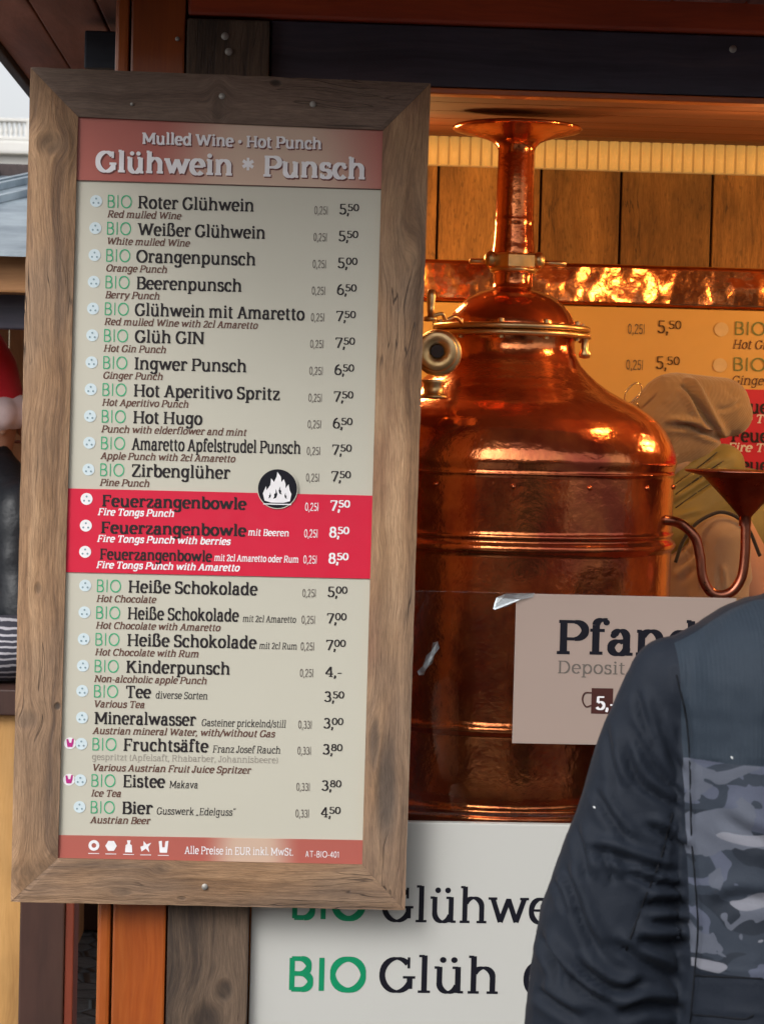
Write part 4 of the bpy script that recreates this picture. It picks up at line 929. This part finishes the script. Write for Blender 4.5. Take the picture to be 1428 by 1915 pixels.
def person(label, x, y, rot, coat, trous, hat=None, h=1.74, group=None, hatcol=None, arms=0.0):
    """standing adult, faces -y before rotation"""
    root = thing('person', label, 'person', (x, y, 0), group); k = h / 1.74
    V_ = lambda a, b, c: (a * k, b * k, c * k)
    J = [(V_(0, 0, .95), .13, .10), (V_(0, .01, 1.20), .13, .10), (V_(0, .01, 1.42), .12, .08), (V_(0, 0, 1.50), .055, .055), (V_(0, -.01, 1.60), .075, .09), (V_(0, -.01, 1.69), .06, .07)]
    E = [(0, 1), (1, 2), (2, 3), (3, 4), (4, 5)]
    for s in (-1, 1):
        b = len(J); J += [(V_(.19 * s, .01, 1.42), .055), (V_(.24 * s, .03, 1.13), .042), (V_(.23 * s, -.08, .90), .030), (V_(.23 * s, -.10, .82), .034, .02)]; E += [(2, b), (b, b + 1), (b + 1, b + 2), (b + 2, b + 3)]
        b = len(J); J += [(V_(.10 * s, 0, .88), .09), (V_(.11 * s, -.01, .48), .058), (V_(.11 * s, .02, .10), .042), (V_(.11 * s, -.10, .035), .038, .03)]; E += [(0, b), (b, b + 1), (b + 1, b + 2), (b + 2, b + 3)]
    bo = part('body', skin(J, E, 1), M['skin'], root, (x, y, 0), True)
    ap = [V_(0, 0, 1.0)]
    me = blob([(V_(0, 0, .86), V_(0, 0, 1.36), .19 * k, .19 * k, (1, .72, 1))] + [c for s in (-1, 1) for c in ((V_(.10 * s, 0, 1.41), V_(.20 * s, 0, 1.39), .09 * k, .075 * k), (V_(.20 * s, .01, 1.39), V_(.26 * s, .03, 1.12), .075 * k, .065 * k), (V_(.26 * s, .03, 1.12), V_(.24 * s, -.09, .90), .062 * k, .05 * k))] + [(V_(0, 0, 1.42), V_(0, 0, 1.52), .085 * k, .072 * k)], [], .018, 4)
    displace(me, [], .014, 7, False); part('coat', me, coat, root, (x, y, 0), True)
    me = blob([c for s in (-1, 1) for c in ((V_(.09 * s, 0, .86), V_(.11 * s, -.01, .48), .105 * k, .075 * k), (V_(.11 * s, -.01, .48), V_(.11 * s, .02, .10), .072 * k, .065 * k))], [], .018, 3)
    part('trousers', me, trous, root, (x, y, 0), True)
    for s in (-1, 1):
        part('shoe', blob([(V_(.11 * s, .05, .05), V_(.11 * s, -.14, .04), .05 * k, .04 * k)], [], .012, 2), M['black_plastic'], root, (x, y, 0), True)
        part('eye', sphere_mesh(.011 * k, u=10, v=8), M['black_plastic'], root, Vector((x, y, 0)) + Vector(V_(.032 * s, -.092, 1.625)), True)
        part('ear', sphere_mesh(.026 * k, (.35, .6, 1), 10, 8), M['skin'], root, Vector((x, y, 0)) + Vector(V_(.078 * s, -.005, 1.61)), True)
        # mitten-less hand: palm with fingers
        hb_ = Vector((x, y, 0)) + Vector(V_(.23 * s, -.105, .80))
        for q in range(4): part('finger', tube_mesh([(0, (q - 1.5) * .018, 0), (-.006 * s, (q - 1.5) * .019, -.035), (-.016 * s, (q - 1.5) * .018, -.065 + abs(q - 1.4) * .006)], .0088, 8, 4), M['skin'], root, hb_, True)
        part('thumb', tube_mesh([(0, -.03, .03), (-.012 * s, -.048, .005), (-.016 * s, -.05, -.022)], .010, 8, 4), M['skin'], root, hb_, True)
    part('nose', sphere_mesh(.016 * k, (.8, 1, 1.3), 10, 8), M['skin'], root, Vector((x, y, 0)) + Vector(V_(0, -.105, 1.60)), True)
    part('mouth', sphere_mesh(.020 * k, (1.1, .3, .25), 10, 8), plain('lips', (.40, .14, .12), .5), root, Vector((x, y, 0)) + Vector(V_(0, -.092, 1.565)), True)
    if hat == 'santa':
        part('hat_band', blob([(V_(-.07, 0, 1.645), V_(.07, 0, 1.645), .052 * k, .052 * k), (V_(0, -.075, 1.655), V_(0, .075, 1.635), .052 * k, .052 * k), (V_(-.06, -.05, 1.65), V_(.06, -.05, 1.65), .05, .05), (V_(-.06, .05, 1.64), V_(.06, .05, 1.64), .05, .05)], [], .01, 3), cloth('white_plush', (.85, .70, .72), .9, 300, .6, .6), root, (x, y, 0), True)
        part('hat_cone', blob([(V_(0, 0, 1.68), V_(0, .0, 1.76), .098 * k, .080 * k), (V_(0, 0, 1.76), V_(-.05, .05, 1.86), .08 * k, .045 * k), (V_(-.05, .05, 1.86), V_(-.13, .1, 1.84), .045 * k, .02 * k)], [], .01, 3), cloth('red_plush', (.75, .015, .035), .85, 400, .4), root, (x, y, 0), True)
        part('pompom', sphere_mesh(.035, u=16, v=12), cloth('white_plush_ball', (.72, .70, .72), .9, 300, .6, .6), root, Vector((x, y, 0)) + Vector(V_(-.15, .11, 1.82)), True)
    elif hat == 'beanie':
        part('beanie', blob([(V_(0, 0, 1.68), V_(0, .01, 1.73), .098 * k, .085 * k)], [], .012, 3), hatcol, root, (x, y, 0), True)
    else:
        part('hair', blob([(V_(0, .012, 1.655), V_(0, .02, 1.695), .090 * k, .082 * k)], [], .012, 3), M['hair'], root, (x, y, 0), True)
    root.rotation_euler.z = rot
    return root

M['black_puffer'] = cloth('black_puffer', (.006, .008, .012), .5, 60, .8, .0)
M['navy_trousers'] = cloth('dark_trousers', (.02, .022, .03), .8)
pv = W(-22, 800, 2.30)
sv = person('person in red and white plush winter hat and black padded jacket at the left edge', pv.x, 2.30, R(125), M['black_puffer'], M['navy_trousers'], 'santa', 1.70)
# striped knitted blanket on neighbour counter
k = NT('striped_knit'); v = k.coords(False); sx = k.n('ShaderNodeSeparateXYZ'); k.l(v, sx.inputs[0])
s_ = k.math('SINE', k.math('ADD', k.math('MULTIPLY', sx.outputs[2], 400), k.math('MULTIPLY', k.noise(v, 14, 3), 9)))
k.l(k.ramp(s_, [(.4, (.035, .035, .05)), (.6, (.42, .41, .45))]), k.b.inputs['Base Color']); k.b.inputs['Roughness'].default_value = .9; k.bump(k.noise(v, 150, 3), .5, .003)
kp = W(0, 1230, Yh + .1); 
bl = blob([], [((-.12, 0, -.03), (.20, .11, .09)), ((.02, .01, -.02), (.12, .12, .085)), ((-.3, 0, -.03), (.16, .12, .08))], .012, 6)
bl_o = part('striped_blanket', bl, k.m, None, (kp.x, Yh + .12, Z(20, 1287, Yh) + .105), True); tag(bl_o, 'folded grey and white striped knitted blanket on the neighbouring hut counter', 'blanket')

# vendor inside the stall
Yv = 1.07; rv_ = .00115
def Vv(u, v, dy=0): return tuple(W(u, v, Yv + dy))
vend = thing('person', 'person in slouchy tan beanie and olive vest bending inside the stall, beside the funnel', 'person', (X(1300, 900, Yv), Yv, 0))
hc = Vector(Vv(1245, 800)); sh = Vector(Vv(1345, 1000))
J = [(Vv(1420, 1390, .1), .13, .10), (Vv(1390, 1170, .08), .13, .10), (Vv(1350, 1010, .06), .11, .08), (Vv(1290, 890, .03), .055), (Vv(1250, 810, 0), .075, .085), (Vv(1235, 760, 0), .06)]
E = [(0, 1), (1, 2), (2, 3), (3, 4), (4, 5)]
for s, dy in ((-1, -.12), (1, .22)):
    b = len(J); J += [(Vv(1345, 1010, dy), .05), (Vv(1335, 1240, dy - .02), .04), (Vv(1240, 1300, dy - .06), .03), (Vv(1190, 1310, dy - .06), .035, .02)]; E += [(2, b), (b, b + 1), (b + 1, b + 2), (b + 2, b + 3)]
    b = len(J); J += [(Vv(1425, 1450, .1 + dy * .5), .09), (Vv(1425, 1820, .1 + dy * .5), .055), (Vv(1415, 2130, .12 + dy * .5), .04), (Vv(1340, 2175, .1 + dy * .5), .035)]; E += [(0, b), (b, b + 1), (b + 1, b + 2), (b + 2, b + 3)]
part('body', skin(J, E, 1), M['skin'], vend, (0, 0, 0), True)
M['beanie'] = cloth('tan_rib_knit', (.40, .285, .17), .85, 700, .35, .4)
k = NT('tan_rib'); v = k.coords(False); wv = k.n('ShaderNodeTexWave', wave_type='BANDS', bands_direction='DIAGONAL'); k.l(k.mapping(v, (1, 1, -1)), wv.inputs[0]); wv.inputs['Scale'].default_value = 60; wv.inputs['Distortion'].default_value = 1.2
k.l(k.mix(k.noise(v, 9, 4), (.26, .175, .085), (.37, .255, .13)), k.b.inputs['Base Color']); k.b.inputs['Roughness'].default_value = .85; k.b.inputs['Sheen Weight'].default_value = .4
k.bump(k.math('ADD', k.math('MULTIPLY', wv.outputs['Fac'], 1.1), k.math('MULTIPLY', k.noise(v, 500, 2), .4)), .30, .0015); M['beanie'] = k.m
me = blob([(Vv(1235, 800), Vv(1262, 772), .088, .086), (Vv(1262, 772), Vv(1345, 762), .088, .066), (Vv(1345, 762), Vv(1365, 775), .064, .048), (Vv(1225, 838, -.01), Vv(1290, 822, -.01), .070, .066)], [], .003, 5)
cr = [([(1270, 716), (1290, 732), (1308, 762), (1328, 796), (1352, 824)], .016, 5.5), ([(1240, 796), (1285, 797), (1315, 808), (1352, 824)], .013, 5), ([(1340, 768), (1365, 762), (1388, 748)], .005, 4), ([(1352, 722), (1372, 740), (1385, 750)], .002, 6)]
displace(me, cr, .0015, 8); part('beanie', me, M['beanie'], vend, (0, 0, 0), True)
M['sweat'] = cloth('tan_fleece', (.37, .26, .16), .9, 400, .3, .5)
me = blob([(Vv(1235, 850, .0), Vv(1275, 885, .02), .075, .075)], [], .006, 5)
displace(me, [([(1240, 880), (1290, 850), (1335, 835)], .006, 6)], .002, 12); part('neck_warmer', me, M['sweat'], vend, (0, 0, 0), True)
M['olive'] = cloth('olive_vest', (.24, .19, .045), .6, 500, .3, .2)
me = blob([(Vv(1372, 1010, .10), Vv(1430, 1400, .14), .165, .16, (1, .8, 1)), (Vv(1262, 935, -.04), Vv(1350, 872, -.03), .052, .050), (Vv(1250, 1000, -.05), Vv(1340, 930, -.03), .065, .07), (Vv(1235, 1080, .0), Vv(1300, 1000, .0), .10, .10), (Vv(1300, 940, .04), Vv(1350, 1000, .08), .09, .12)], [], .006, 5)
cr = [([(1255, 905), (1300, 875), (1345, 842)], .005, 4), ([(1256, 925), (1310, 890), (1352, 862)], .006, 4), ([(1256, 948), (1312, 912), (1366, 878)], .006, 4), ([(1330, 905), (1345, 880), (1370, 860)], .003, 4), ([(1262, 975), (1315, 962)], .003, 4)]
displace(me, cr, .002, 14); vest_o = part('vest', me, M['olive'], vend, (0, 0, 0), True)
me = blob([(Vv(1345, 1015, -.12), Vv(1338, 1250, -.14), .066, .062), (Vv(1338, 1250, -.14), Vv(1240, 1300, -.18), .06, .05), (Vv(1290, 1075, -.06), Vv(1300, 1250, -.05), .08, .08),
           (Vv(1345, 1010, .22), Vv(1335, 1240, .20), .068, .06), (Vv(1335, 1240, .20), Vv(1240, 1300, .16), .06, .05)], [], .006, 5)
cr = [([(1342, 1055), (1345, 1085), (1348, 1110)], .007, 4), ([(1262, 1065), (1290, 1040), (1300, 1020)], .006, 5), ([(1400, 1040), (1385, 1090)], .005, 6), ([(1268, 1090), (1300, 1060)], .004, 6)]
displace(me, cr, .002, 14); swe_o = part('sweater', me, M['sweat'], vend, (0, 0, 0), True)
arc = [W(u, v, Yv - .165) for u, v in ((1262, 1052), (1276, 1012), (1300, 980), (1330, 962), (1352, 958), (1378, 968), (1400, 992), (1420, 1040))]
part('armhole_binding', tube_mesh(arc, .004, 10, 8), cloth('dark_binding', (.03, .026, .02), .8), vend, (0, 0, 0), True)
part('trousers', blob([(Vv(1425, 1400, .1), Vv(1425, 1820, .05), .12, .08), (Vv(1425, 1400, .15), Vv(1425, 1820, .22), .12, .08), (Vv(1425, 1820, .05), Vv(1418, 2110, .06), .08, .06), (Vv(1425, 1820, .22), Vv(1418, 2110, .22), .08, .06)], [], .015, 3), M['navy_trousers'], vend, (0, 0, 0), True)
gl_c = W(1183, 735, Yv - .06)
gm = metal('gold_wire', (.9, .65, .3), .2, 0, 5)
me = tube_mesh([(.014 * math.cos(a), 0, .024 * math.sin(a)) for a in [R(30 * i) for i in range(13)]], .0016, 8, 4)
o = part('glasses_lens_rim', me, gm, vend, gl_c, True); o.rotation_euler.y = R(35)
part('glasses_arm', tube_mesh([gl_c + Vector((.008, 0, -.02)), gl_c + Vector((.03, .03, -.05)), gl_c + Vector((.06, .05, -.09))], .0016, 8, 4), gm, vend, (0, 0, 0), True)

def surf_line(o, pts, r, m, name, parent, off=0.0):
    base = Vector((0, 0, 0)); p = o
    while p is not None: base += p.location; p = p.parent
    out_ = []
    for q_ in spline(pts, 4):
        d = (W(q_[0], q_[1], 2.0) - CAM).normalized(); ok, hit, nrm, _ = o.ray_cast(CAM - base, d)
        if ok: out_.append(hit + base + nrm * off)
    if len(out_) > 3: part(name, tube_mesh(out_, r, 8, 2), m, parent, (0, 0, 0), True)
M['stitch'] = cloth('dark_stitching', (.035, .028, .014), .8)
for ln in ([(1262, 905), (1300, 878), (1340, 846)], [(1262, 925), (1310, 890), (1352, 862)], [(1262, 950), (1312, 915), (1366, 880)], [(1290, 905), (1325, 880)]):
    surf_line(vest_o, ln, .0017, M['stitch'], 'vest_seam', vend)
# person at the right edge, close to the photographer
Yf = -1.23
def F(u, v, dy=0): return tuple(W(u, v, Yf + dy))
cx = X(1625, 1500, Yf)
man = thing('person', 'person in dark navy padded jacket with grey camouflage panel, back to viewer at right', 'person', (cx, Yf, 0))
ox = lambda s, a: cx + s * a
J = [((cx, Yf, .95), .14, .11), ((cx, Yf, 1.18), .13, .10), ((cx, Yf, 1.36), .085, .06), ((cx, Yf + .01, 1.49), .052), ((cx, Yf + .03, 1.60), .075, .09), ((cx, Yf + .03, 1.70), .062)]
E = [(0, 1), (1, 2), (2, 3), (3, 4), (4, 5)]
for s in (-1, 1):
    b = len(J); J += [((ox(s, .19), Yf, 1.34), .032), ((ox(s, .27), Yf + .01, 1.05), .042), ((ox(s, .27), Yf + .14, .86), .03), ((ox(s, .26), Yf + .19, .80), .035, .02)]; E += [(2, b), (b, b + 1), (b + 1, b + 2), (b + 2, b + 3)]
    b = len(J); J += [((ox(s, .10), Yf, .88), .09), ((ox(s, .11), Yf + .01, .48), .06), ((ox(s, .11), Yf - .02, .10), .042), ((ox(s, .11), Yf + .12, .035), .038, .03)]; E += [(0, b), (b, b + 1), (b + 1, b + 2), (b + 2, b + 3)]
part('body', skin(J, E, 1), M['skin'], man, (0, 0, 0), True)
capsL = []
arm = [(1262, 1282, .0565), (1222, 1380, .0570), (1200, 1470, .0610), (1184, 1560, .0690), (1164, 1650, .0775), (1148, 1740, .0850), (1140, 1820, .0880), (1136, 1920, .0930), (1130, 2040, .088)]
for (a, b) in zip(arm, arm[1:]): capsL.append((F(a[0], a[1]), F(b[0], b[1]), a[2], b[2], (1, .85, 1)))
capsL.append((F(1130, 2040), F(1140, 2200, .12), .088, .062))
capsL.append((F(1140, 2200, .12), F(1160, 2330, .18), .062, .05))
# mirrored right arm
mx = lambda p: (2 * cx - p[0], p[1], p[2])
capsR = [(mx(c[0]), mx(c[1]), *c[2:]) for c in capsL]
tors = [(F(1275, 1282), F(1560, 1195), .056, .075), (mx(F(1275, 1282)), mx(F(1560, 1195)), .056, .075),
        ((cx - .115, Yf, 1.31), (cx - .10, Yf, .80), .115, .125, (1, 1, 1)), ((cx + .115, Yf, 1.31), (cx + .10, Yf, .80), .115, .125, (1, 1, 1)), ((cx, Yf, 1.33), (cx, Yf, .80), .13, .135),
        ((cx - .125, Yf - .03, 1.27), (cx - .115, Yf - .03, .82), .085, .10), ((cx + .125, Yf - .03, 1.27), (cx + .115, Yf - .03, .82), .085, .10),
        ((cx, Yf, 1.38), (cx, Yf + .02, 1.50), .095, .072), ((cx - .14, Yf, 1.340), (cx - .03, Yf + .01, 1.385), .07, .075), ((cx + .14, Yf, 1.340), (cx + .03, Yf + .01, 1.385), .07, .075)]
me = blob(capsL + capsR + tors, [], .0042, 6)
cr = [([(1188, 1289), (1205, 1350), (1236, 1424)], .004, 6), ([(1166, 1394), (1196, 1464), (1279, 1520)], .0055, 6), ([(1175, 1349), (1231, 1445), (1284, 1500)], .004, 6),
 ([(1109, 1472), (1144, 1533), (1188, 1586)], .005, 6), ([(1205, 1538), (1250, 1565), (1290, 1592)], .006, 6), ([(1096, 1588), (1144, 1599), (1205, 1620), (1275, 1640)], .007, 7),
 ([(1162, 1625), (1220, 1650), (1290, 1662)], .007, 6), ([(1122, 1599), (1140, 1625), (1148, 1650)], .005, 5), ([(1053, 1612), (1074, 1677), (1096, 1738), (1131, 1799)], .006, 7),
 ([(1035, 1642), (1050, 1675), (1061, 1713)], .004, 5), ([(1196, 1695), (1245, 1688), (1288, 1690)], .006, 7), ([(1179, 1760), (1240, 1765), (1290, 1760)], .007, 8),
 ([(1009, 1743), (1031, 1795), (1053, 1847)], .006, 6), ([(1066, 1788), (1118, 1834), (1162, 1852), (1205, 1838)], .008, 7), ([(1135, 1756), (1205, 1799), (1275, 1838)], .006, 7),
 ([(1018, 1765), (1074, 1837), (1144, 1885)], .006, 6), ([(1210, 1725), (1260, 1725), (1292, 1730)], .005, 6), ([(1150, 1900), (1210, 1880), (1285, 1890)], .007, 8), ([(1130, 1350), (1140, 1420), (1160, 1480)], .003, 6),
 ([(1075, 1540), (1090, 1600), (1100, 1650)], .004, 6), ([(1000, 1850), (1040, 1880), (1090, 1910)], .006, 7), ([(1225, 1330), (1250, 1400), (1275, 1450)], .003, 6),
 ([(1257, 1520), (1231, 1616), (1201, 1690), (1170, 1777)], .0014, 3), ([(1262, 1255), (1282, 1342), (1289, 1428), (1292, 1560), (1299, 1647), (1304, 1734), (1298, 1820), (1288, 1915)], .0015, 4),
 ([(1300, 1825), (1360, 1826), (1500, 1832)], .0013, 3), ([(1292, 1898), (1360, 1902), (1500, 1905)], .0013, 3), ([(1290, 1427), (1400, 1430), (1900, 1440)], .0010, 3),
 ([(1340, 1520), (1400, 1560), (1470, 1580)], .003, 10), ([(1330, 1700), (1380, 1680), (1460, 1690)], .003, 10)]
displace(me, [(p_, d_ * (1.3 if d_ > .002 else 1), w_ * 1.25) for p_, d_, w_ in cr], .0026, 9)
displace(me, [], .0008, 34)
# jacket cloth: body colour, ribbed yoke above, printed camouflage block between the seams
k = NT('jacket_cloth'); v = k.coords(False); sx = k.n('ShaderNodeSeparateXYZ'); k.l(v, sx.inputs[0]); xx, yy, zz = sx.outputs
fb = k.noise(v, 5, 4); base = k.mix(fb, (.0035, .0068, .0145), (.0062, .0108, .0205))
P1, P2 = W(1291, 1428, Yf - .1), W(1302, 1820, Yf - .1)
slope_ = (P2.x - P1.x) / (P2.z - P1.z)
seamx = k.math('MULTIPLY_ADD', k.math('SUBTRACT', zz, P1.z), slope_, P1.x)
inside = k.math('GREATER_THAN', xx, seamx)
front = k.math('LESS_THAN', yy, Yf - .02)
inside = k.math('MULTIPLY', inside, k.math('LESS_THAN', xx, 2 * cx - P1.x))
inside = k.math('MULTIPLY', inside, front)
cm = k.math('MULTIPLY', inside, k.math('MULTIPLY', k.math('LESS_THAN', zz, P1.z), k.math('GREATER_THAN', zz, P2.z)))
yoke = k.math('MULTIPLY', inside, k.math('GREATER_THAN', zz, P1.z))
mp = k.mapping(v, (1.0, .5, 1.9))
na = k.noise(mp, 11, 2.2, .45, .9); 
mp2 = k.mapping(v, (1.1, .5, 1.7)); vb = k.n('ShaderNodeVectorMath', operation='ADD'); k.l(mp2, vb.inputs[0]); vb.inputs[1].default_value = (5.3, 2.2, 7.7)
nb_ = k.noise(vb.outputs[0], 13, 2.0, .4, 1.1)
vc_ = k.n('ShaderNodeVectorMath', operation='ADD'); k.l(mp, vc_.inputs[0]); vc_.inputs[1].default_value = (1.3, 9.2, 3.7)
nc = k.noise(vc_.outputs[0], 11, 2.0, .4, .8)
camo = k.ramp(na, [(0, (.011, .016, .026)), (.42, (.022, .030, .045)), (.53, (.068, .078, .115))], 'CONSTANT')
camo = k.mix(k.math('GREATER_THAN', nb_, .575), camo, (.078, .088, .116))
camo = k.mix(k.math('GREATER_THAN', nc, .63), camo, (.16, .165, .195))
c = k.mix(cm, base, camo); c = k.mix(yoke, c, k.mix(fb, (.014, .023, .036), (.019, .030, .045)))
k.l(c, k.b.inputs['Base Color']); k.b.inputs['Roughness'].default_value = .74; k.b.inputs['Sheen Weight'].default_value = .02; k.b.inputs['Specular IOR Level'].default_value = .32
rib_ = k.math('MULTIPLY', k.math('SINE', k.math('MULTIPLY', xx, 1500)), k.math('MULTIPLY', yoke, .10))
h = k.math('ADD', rib_, k.math('ADD', k.math('MULTIPLY', k.noise(v, 900, 2), .25), k.math('MULTIPLY', k.noise(k.mapping(v, (1, 1, .7)), 28, 6, .6, .6), 1.1)))
k.bump(h, .4, .004)
jk = part('jacket', me, k.m, man, (0, 0, 0), True)
part('trousers', blob([c for s in (-1, 1) for c in (((ox(s, .09), Yf, .86), (ox(s, .11), Yf, .48), .12, .08), ((ox(s, .11), Yf, .48), (ox(s, .11), Yf - .01, .10), .08, .065))], [], .015, 3), M['navy_trousers'], man, (0, 0, 0), True)
M['seam'] = ink('jacket_seam', (.003, .004, .007), .8)
for ln in ([(1257, 1520), (1244, 1570), (1231, 1616), (1201, 1690), (1170, 1777)], [(1298, 1824), (1330, 1826), (1380, 1828), (1425, 1830)], [(1296, 1898), (1350, 1902), (1390, 1906), (1408, 1898)], [(1264, 1262), (1282, 1342), (1289, 1428), (1292, 1560), (1299, 1647), (1304, 1734), (1298, 1820), (1290, 1912)]):
    surf_line(jk, ln, .0011, M['seam'], 'jacket_seam', man)
part('hair', blob([((cx, Yf + .008, 1.60), (cx, Yf + .005, 1.71), .080, .090)], [], .012, 3), M['hair'], man, (0, 0, 0), True)
for s in (-1, 1):
    part('shoe', blob([((ox(s, .11), Yf - .05, .05), (ox(s, .11), Yf + .14, .04), .05, .04)], [], .012, 2), M['black_plastic'], man, (0, 0, 0), True)
    part('ear', sphere_mesh(.026, (.35, .6, 1), 10, 8), M['skin'], man, (ox(s, .082), Yf + .03, 1.61), True)
    hb_ = Vector((ox(s, .255), Yf + .21, .775))
    for q in range(4): part('finger', tube_mesh([(0, (q - 1.5) * .018, 0), (-.006 * s, (q - 1.5) * .019, -.035), (-.018 * s, (q - 1.5) * .018, -.065 + abs(q - 1.4) * .006)], .009, 8, 4), M['skin'], man, hb_, True)
    part('thumb', tube_mesh([(0, .03, .02), (-.012 * s, .048, .0), (-.016 * s, .05, -.025)], .0105, 8, 4), M['skin'], man, hb_, True)
    part('eye', sphere_mesh(.011, u=10, v=8), M['black_plastic'], man, (ox(s, .032), Yf + .118, 1.625), True)
part('nose', sphere_mesh(.016, (.8, 1, 1.3), 10, 8), M['skin'], man, (cx, Yf + .128, 1.60), True)
# snow flakes clinging to the jacket
fm = plain('snow', (.85, .86, .88), .6)
bvh_dg = bpy.context.evaluated_depsgraph_get(); bvh_dg.update()
flk = sphere_mesh(.0015, (1.2, .5, .6), 8, 6); flk.materials.append(fm)
for (u, v_) in ((1111, 1510), (1368, 1417)):
    d = (W(u, v_, 0) - CAM).normalized(); loc = jk.matrix_world.inverted() @ CAM
    ok, hit, nrm, _ = jk.ray_cast(CAM - (Vector(man.location) + Vector(jk.location)), d)
    if ok:
        o = bpy.data.objects.new('snow_flake', flk); link(o, man, hit + Vector(man.location) + Vector(jk.location) + nrm * .0005); o.rotation_euler.y = random.uniform(-1, 1)

# ------------------------------------------------------------------ the market behind the photographer (mirrored in the copper)
M['dark_red_wood'] = wood('dark_red_hut', [(.16, .030, .016), (.28, .055, .026), (.36, .085, .035)], 'z', .6, gs=12, bump=.2)
M['tile'] = plain('hut_roof_felt', (.05, .035, .03), .8, var=.2, vs=6)
M['glow'] = emis('lit_shop_lamp', (1.0, .55, .22), 14)  # lamps out of view, added for warm highlights in the copper still
labels = ['dark red wooden hut with lit lamp, leftmost of the three across the lane', 'dark red wooden hut with lit lamp, middle one across the lane', 'dark red wooden hut with lit lamp, rightmost of the three across the lane']
for i, hx in enumerate((-4.2, 0.0, 4.3)):
    hy = -8.2 - .5 * (i % 2)
    hh = thing('market_hut', labels[i], 'market hut', (hx, hy, 0), 'huts across the lane')
    for b_ in range(10): box('counter_board', hx - 1.9 + b_ * .38, hx - 1.53 + b_ * .38, hy - .02, hy, .03, 1.0, M['dark_red_wood'], hh, .004)
    box('counter_top', hx - 1.95, hx + 1.95, hy - .35, hy + .12, 1.0, 1.05, M['pine_h'], hh, .004)
    box('back_wall', hx - 1.9, hx + 1.9, hy - 2.05, hy - 2.0, 0, 2.5, M['dark_red_wood'], hh, .004)
    for s in (-1, 1):
        box('post', hx + s * 1.85 - .06, hx + s * 1.85 + .06, hy - .1, hy + .02, 0, 2.5, M['orange_post'], hh, .004)
        box('side_wall', hx + s * 1.9 - .02, hx + s * 1.9 + .02, hy - 2.0, hy - .12, 0, 2.5, M['dark_red_wood'], hh, .004)
    box('fascia', hx - 1.95, hx + 1.95, hy + .02, hy + .06, 2.1, 2.5, M['dark_red_wood'], hh, .004)
    bm = bmesh.new(); vs = [bm.verts.new(p) for p in ((-2.1, .45, 2.45), (2.1, .45, 2.45), (2.1, -1.0, 3.5), (-2.1, -1.0, 3.5), (-2.1, -2.3, 2.45), (2.1, -2.3, 2.45))]
    bm.faces.new((vs[0], vs[1], vs[2], vs[3])); bm.faces.new((vs[3], vs[2], vs[5], vs[4])); ex = bmesh.ops.extrude_face_region(bm, geom=list(bm.faces)); bmesh.ops.translate(bm, vec=(0, 0, .06), verts=[q for q in ex['geom'] if isinstance(q, bmesh.types.BMVert)]); bmesh.ops.recalc_face_normals(bm, faces=bm.faces)
    part('roof', bm_mesh(bm), M['tile'], hh, (hx, hy, 0))
    part('lamp', sphere_mesh(.07), M['glow'], hh, (hx + .6, hy - .5, 2.0), True)
coats = [(.12, .012, .012), (.02, .025, .04), (.30, .27, .22), (.015, .015, .016), (.05, .09, .13)]
info = [(-2.1, -5.6, 'person in red coat and dark beanie standing in the lane'), (-1.0, -6.6, 'person in dark blue coat standing in the lane, bareheaded'), (.5, -6.2, 'person in beige coat and beanie standing in the lane'), (1.9, -5.2, 'person in black coat standing in the lane, bareheaded'), (3.0, -6.4, 'person in grey blue coat and beanie in the lane')]
proto = None
for i, (x_, y_, lb) in enumerate(info):
    person(lb, x_, y_, R(180 + 25 * (i - 2)), cloth('coat_cloth_%d' % i, coats[i], .8), M['navy_trousers'], 'beanie' if i % 2 == 0 else None, 1.66 + .04 * (i % 3), 'people standing in the lane', M['black_puffer'])
